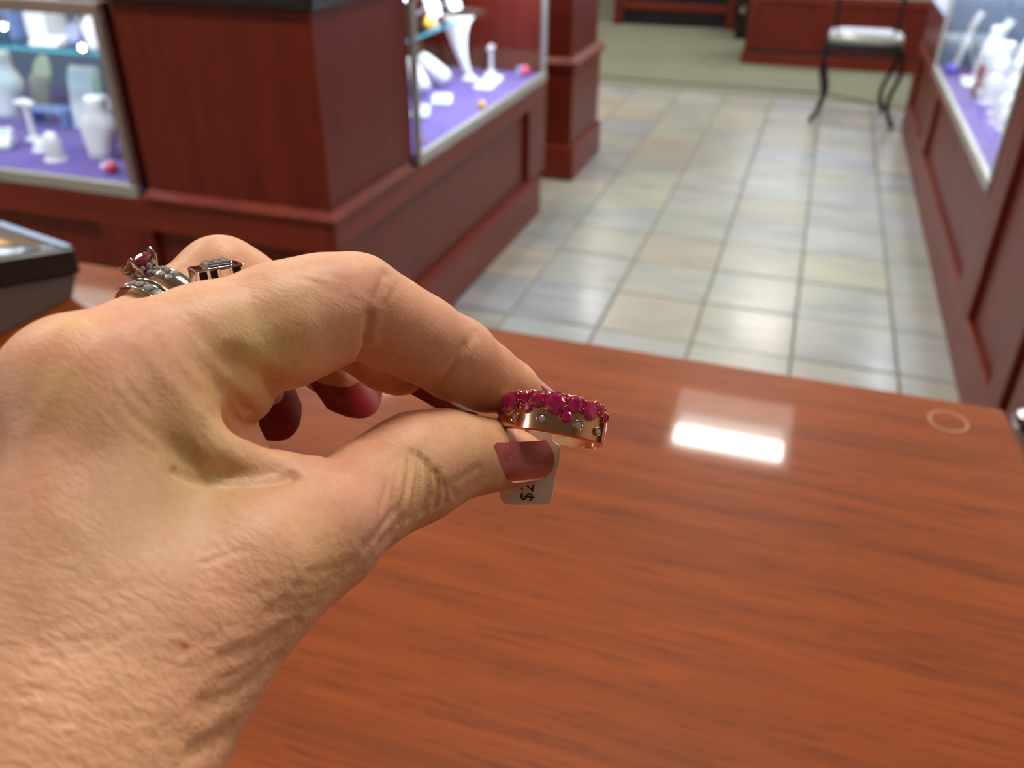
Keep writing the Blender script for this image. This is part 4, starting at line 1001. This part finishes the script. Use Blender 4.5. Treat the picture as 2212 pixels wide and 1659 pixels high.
def bead_geo(g, c, r, seg=6):
    vs = []; prof = [(.05, -1), (.7, -.7), (1, 0), (.7, .7), (.05, 1)]
    for rr, z in prof:
        for k in range(seg): vs.append(c + r * np.array([rr * math.cos(2 * math.pi * k / seg), z, rr * math.sin(2 * math.pi * k / seg)]))
    fs = [(i * seg + k, i * seg + (k + 1) % seg, (i + 1) * seg + (k + 1) % seg, (i + 1) * seg + k) for i in range(4) for k in range(seg)]
    g.add(c2w(np.array(vs)), fs)
# the ring being held
RC = P(1191, 908, 163.5); RR = 10.95
roll_ = math.radians(-9.5); tilt = math.radians(9.0)
AX = unit([math.sin(-roll_) * 1.0 * math.cos(tilt), math.cos(roll_) * math.cos(tilt), math.sin(tilt)])   # points up in the picture, top leans away
AX = unit([0.165, 0.975, 0.16])
TU = unit(np.cross(AX, [0, 0, 1])) * 1.0
if TU[0] < 0: TU = -TU
TF = np.cross(TU, AX); TF = TF if TF[2] < 0 else -TF                                                     # toward the camera
def rp(th, y, r): return RC + r * (math.sin(th) * TU + math.cos(th) * TF) + y * AX
ring = thing_mm('ruby_ring', RC, 'rose gold ring set with rubies and small diamonds, held between thumb and index finger', 'ring')
g = G(); NS = 72; vs = []; fs = []
for k in range(NS):
    th = 2 * math.pi * k / NS; fr_ = .5 + .5 * math.cos(th)                # 1 toward the camera, 0 at the back
    hw = 1.7 + 2.0 * fr_ ** .8; ro = RR - .9 * (1 - fr_); ri = 9.55
    yb = -3.6 + 0 * fr_; yt = yb + 2 * hw
    prof = [(ri, yb + .3), (ri + .25, yb), (ro - .45, yb), (ro - .1, yb + .3), (ro, yb + hw), (ro - .1, yt - .3), (ro - .45, yt), (ri + .25, yt), (ri, yt - .3)]
    vs += [rp(th, y, r) for r, y in prof]
m9 = 9
for k in range(NS):
    for i in range(m9): fs.append((k * m9 + i, k * m9 + (i + 1) % m9, ((k + 1) % NS) * m9 + (i + 1) % m9, ((k + 1) % NS) * m9 + i))
obj('band', g.add(c2w(np.array(vs)), fs), M['rose'], ring, smooth=40)
ZX = lambda x, y: (950 + x * .20796, 780 + y * .20796)
def ring_hit(px, py, r):
    """picture point -> angle and height on the ring's outer surface"""
    u = np.array([(px - CX) / FPX, -(py - CY) / FPX, 1.0]); o = -RC
    ua, oa = u @ AX, o @ AX; up = u - ua * AX; op = o - oa * AX
    A_, B_, C_ = up @ up, 2 * up @ op, op @ op - r * r; disc = B_ * B_ - 4 * A_ * C_
    if disc < 0: t = -B_ / (2 * A_)
    else: t = (-B_ - math.sqrt(disc)) / (2 * A_)
    q = u * t - RC; return math.atan2(q @ TU, q @ TF), q @ AX
for x, y, r in ((655, 470, 40), (720, 430, 95), (880, 372, 52), (1020, 400, 72), (905, 475, 52), (1205, 440, 100), (1320, 572, 58), (1405, 452, 76), (1572, 522, 88), (1690, 520, 58), (1738, 590, 45), (800, 352, 44), (952, 340, 38), (1125, 365, 46), (1305, 400, 46), (1480, 440, 48), (1640, 470, 42), (845, 440, 30), (1130, 445, 32), (1310, 490, 36), (1480, 520, 30), (700, 520, 30)):
    th, yy = ring_hit(*ZX(x, y), RR + .25); c = rp(th, yy, RR + .12); gem(c, rp(th, yy, RR + 1) - rp(th, yy, RR), r * .20796 * 161 / FPX * 1.13, 'ruby', ring, 'ruby')
    nrm = rp(th, yy, 2) - rp(th, yy, 1); t1 = unit(np.cross(nrm, AX)); t2 = np.cross(nrm, t1); rr = r * .20796 * 161 / FPX * 1.17
    obj('bezel', G().tube([Vector(c2w(c - .16 * nrm + rr * (math.cos(q) * t1 + math.sin(q) * t2))) for q in [2 * math.pi * k / 20 for k in range(20)]], .00013, 6, True), M['rose'], ring, smooth=60)
for x, y, r in ((560, 620, 26), (775, 580, 40), (1060, 595, 44), (1440, 665, 44), (1642, 730, 40)):
    th, yy = ring_hit(*ZX(x, y), RR + .1); nrm = rp(th, yy, 2) - rp(th, yy, 1); c = rp(th, yy, RR - .02)
    gem(c, nrm, r * .20796 * 161 / FPX * .95, 'diamond', ring, 'diamond')
    t1 = unit(np.cross(nrm, AX)); t2 = np.cross(nrm, t1); rr = r * .20796 * 161 / FPX * 1.08
    obj('bezel', G().tube([Vector(c2w(c + .12 * nrm + rr * (math.cos(q) * t1 + math.sin(q) * t2))) for q in [2 * math.pi * k / 20 for k in range(20)]], .00014, 6, True), M['rose'], ring, smooth=60)
g = G()
for x, y in ((810, 345), (820, 410), (940, 330), (955, 445), (1080, 350), (1075, 415), (1120, 355), (1300, 390), (1330, 395), (1310, 470), (1280, 505), (1370, 510), (1460, 415), (1490, 500), (1520, 420), (1640, 465), (1655, 545), (1720, 500), (1700, 575), (840, 455), (1110, 500), (1260, 510), (1450, 510), (1385, 395), (1250, 358)):
    th, yy = ring_hit(*ZX(x, y), RR + .3); bead_geo(g, rp(th, yy, RR + .32), .30)
obj('prongs', g, M['rosesp'], ring, smooth=60)
# price tag
pt_ = thing_mm('price_tag', P(1145, 1020, 169), 'small white price tag hanging from the ruby ring below the thumb', 'price tag')
tg = [(1143, 915), (1196, 918), (1193, 950), (1200, 957), (1209, 962), (1212, 972), (1193, 1072), (1189, 1084), (1178, 1090), (1098, 1090), (1086, 1085), (1080, 1074), (1078, 1060), (1096, 975), (1102, 962), (1114, 956), (1141, 952)]
def tagp(px, py, dd=0.0): return P(px, py, 166.5 + (py - 930) * .028 + dd)
# a thin plate of real thickness
nv = len(tg); g = G(); g.add(c2w(np.array([tagp(*q) for q in tg] + [tagp(*q) + np.array([0, 0, .45]) for q in tg])), [tuple(range(nv)), tuple(range(2 * nv - 1, nv - 1, -1))] + [(i, nv + i, nv + (i + 1) % nv, (i + 1) % nv) for i in range(nv)])
M['tagm'] = plain('white_tag_plastic', s2l((232, 228, 218)), .45, noise_amt=.02)
obj('plate', g, M['tagm'], pt_, bevel=.00012)
cu = bpy.data.curves.new('price', 'FONT'); cu.body = '$25'; cu.size = 1.0; cu.extrude = 0.004; cu.align_x = 'LEFT'; cu.align_y = 'CENTER'
to = bpy.data.objects.new('tmp_text', cu); COL.objects.link(to); dg = bpy.context.evaluated_depsgraph_get(); dg.update()
tm = bpy.data.meshes.new_from_object(to.evaluated_get(dg)); bpy.data.objects.remove(to, do_unlink=True)
A0 = tagp(1137, 1083, -.06); up_ = unit(tagp(1149, 1000, -.06) - A0); rt_ = unit(np.cross(up_, [0, 0, 1])); rt_ = rt_ if rt_[0] > 0 else -rt_
nn = np.cross(rt_, up_); nn = nn if nn[2] < 0 else -nn; sz = 3.7
tv = np.array([v.co[:] for v in tm.vertices]); vv = A0 + sz * (tv[:, :1] * up_ - tv[:, 1:2] * rt_ + tv[:, 2:3] * nn) 
g = G(); g.add(c2w(vv), [tuple(p_.vertices) for p_ in tm.polygons]); M['ink'] = plain('black_ink', s2l((20, 18, 18)), .6)
obj('price', g, M['ink'], pt_, label='price in black figures reading dollars twenty five')

# rings worn on the ring finger: solitaire with pave shoulders and a diamond band
def finger_frame(f, i, t):
    (A, ra), (B, rb) = f.J[i], f.J[i + 1]; c = A + (B - A) * t; return c, unit(B - A), ra + (rb - ra) * t
def torus_band(parent, c, ax, R, hw, th, m_, e1, name='band', seg=56, dome=.3):
    e1 = unit(e1 - ax * (e1 @ ax)); e2 = np.cross(ax, e1); vs = []; fs = []
    prof = [(-hw, 0), (-hw, th * .7), (-hw * .5, th * (.7 + dome)), (hw * .5, th * (.7 + dome)), (hw, th * .7), (hw, 0)]; K = len(prof)
    for k in range(seg):
        q = 2 * math.pi * k / seg; d = math.cos(q) * e1 + math.sin(q) * e2
        vs += [c + d * (R + r) + ax * y for y, r in prof]
    for k in range(seg):
        for i in range(K): fs.append((k * K + i, k * K + (i + 1) % K, ((k + 1) % seg) * K + (i + 1) % K, ((k + 1) % seg) * K + i))
    return obj(name, G().add(c2w(np.array(vs)), fs), M[m_], parent, smooth=35), e1, e2
c, ax, r = finger_frame(fr, 1, .97)
upv = np.array([-.5, .80, -.25])
c2_, ax2, r2 = finger_frame(fr, 1, .60)
def shoulder_gems(parent, c, ax, R, e1, e2, angs, gr, offs=(0,)):
    for q in angs:
        for o_ in offs:
            d = math.cos(q) * e1 + math.sin(q) * e2; gem(c + d * R + ax * o_, d, gr, 'diamond', parent, 'diamond', 6)
sol = thing_mm('solitaire_ring', c, 'white gold ring with a tall prong set ruby and pave shoulders on the ring finger', 'ring', 'rings worn on the hand')
_, e1, e2 = torus_band(sol, c, ax, r + .1, 1.9, 1.6, 'wgold', upv)
sg = 1 if (e2[2] < 0) else -1                     # shoulder side facing the camera
shoulder_gems(sol, c, ax, r + 1.65, e1, e2, [sg * a for a in (.28, .46, .64, .82)] + [-sg * a for a in (.28, .46)], .72, (-.8, .8))
hd = c + e1 * (r + 3.6)
g = G()
for k in range(12):
    q = 2 * math.pi * k / 12
    for lv, rr in ((-1.2, 2.6), (-2.6, 1.9)): bead_geo(g, hd + lv * e1 + rr * (math.cos(q) * ax + math.sin(q) * e2), .55)
obj('pave_basket', g, M['diamond'], sol)
g = G().tube([Vector(c2w(hd - 3.4 * e1 + 1.3 * (math.cos(q) * ax + math.sin(q) * e2))) for q in [2 * math.pi * k / 16 for k in range(16)]], .0008, 8, True); obj('gallery', g, M['wgold'], sol, smooth=60)
v, f = gem_geo(hd + .2 * e1, e1, 3.5, 10); obj('ruby', G().add(v, f), M['rubyd'], sol)
for s1, s2 in ((1, 1), (1, -1), (-1, 1), (-1, -1)):
    d = unit(s1 * ax + s2 * e2 * 1.0)
    obj('prong', G().tube([Vector(c2w(hd - 3.6 * e1 + 1.3 * d)), Vector(c2w(hd - .2 * e1 + 3.45 * d)), Vector(c2w(hd + 1.5 * e1 + 3.35 * d))], [.00042, .00042, .0005], 8), M['wgold'], sol, smooth=60)
wb = thing_mm('diamond_band', c2_, 'white gold channel band with round diamonds stacked below the ruby solitaire', 'ring', 'rings worn on the hand')
_, e1, e2 = torus_band(wb, c2_, ax2, r2 + .1, 1.75, 1.6, 'wgold', upv, dome=.05)
sg = 1 if (e2[2] < 0) else -1
shoulder_gems(wb, c2_, ax2, r2 + 1.45, e1, e2, [sg * a for a in (-.2, .04, .28, .52, .76, 1.0)], .98)
for s_ in (-1, 1):
    obj('channel_wall', G().tube([Vector(c2w(c2_ + ax2 * (s_ * 1.5) + (r2 + 1.5) * (math.cos(q) * e1 + math.sin(q) * e2))) for q in [2 * math.pi * k / 48 for k in range(48)]], .00028, 6, True), M['wgold'], wb, smooth=60)
# openwork silver ring on the middle finger
c, ax, r = finger_frame(fm, 2, .09); r -= .5
ow = thing_mm('openwork_ring', c, 'polished silver ring with square openings worn on the middle finger', 'ring', 'rings worn on the hand')
_, e1, e2 = torus_band(ow, c, ax, r + .1, 1.6, 1.0, 'wsilver', np.array([.0, .95, -.25]))
def local(a_, h_, s_): return c + ax * a_ + e1 * (r + h_) + e2 * s_
def lbox(a0, a1, h0, h1, s0, s1):
    vs = [local(a, h_, s_) for h_ in (h0, h1) for a, s_ in ((a0, s0), (a1, s0), (a1, s1), (a0, s1))]
    return G().add(c2w(np.array(vs)), [(3, 2, 1, 0), (4, 5, 6, 7), (0, 1, 5, 4), (1, 2, 6, 5), (2, 3, 7, 6), (3, 0, 4, 7)])
obj('setting_core', lbox(-3.6, 3.6, .3, 3.3, -2.6, 2.6), plain('dark_core_silver', s2l((34, 30, 30)), .4, .8), ow)  # dark block filling the square openings
for a in (-4.2, -2.3, -.5, 1.6, 3.6): obj('setting_bar', lbox(a, a + .65, .2, 3.9 if abs(a) < 3 else 3.3, -3.1, 3.1), M['wsilver'], ow, bevel=.0002)
obj('setting_bar', lbox(-.2, 1.9, .8, 3.7, -3.25, 3.25), M['wsilver'], ow, bevel=.0005, seg=3)
obj('setting_rail', lbox(-4.3, 4.3, 3.2, 3.75, -3.15, 3.15), M['wsilver'], ow, bevel=.0003)
obj('setting_rail', lbox(-4.4, 4.4, .1, .9, -3.2, 3.2), M['wsilver'], ow, bevel=.0003)
obj('plateau', lbox(-1.9, 2.6, 3.75, 4.45, -2.6, 2.6), M['wsilver'], ow, bevel=.0003)
for i in range(3):
    for j in range(3): gem(local(-1.2 + i * 1.5, 4.4, -1.6 + 1.6 * j), e1, .68, 'diamond', ow, 'diamond', 6)
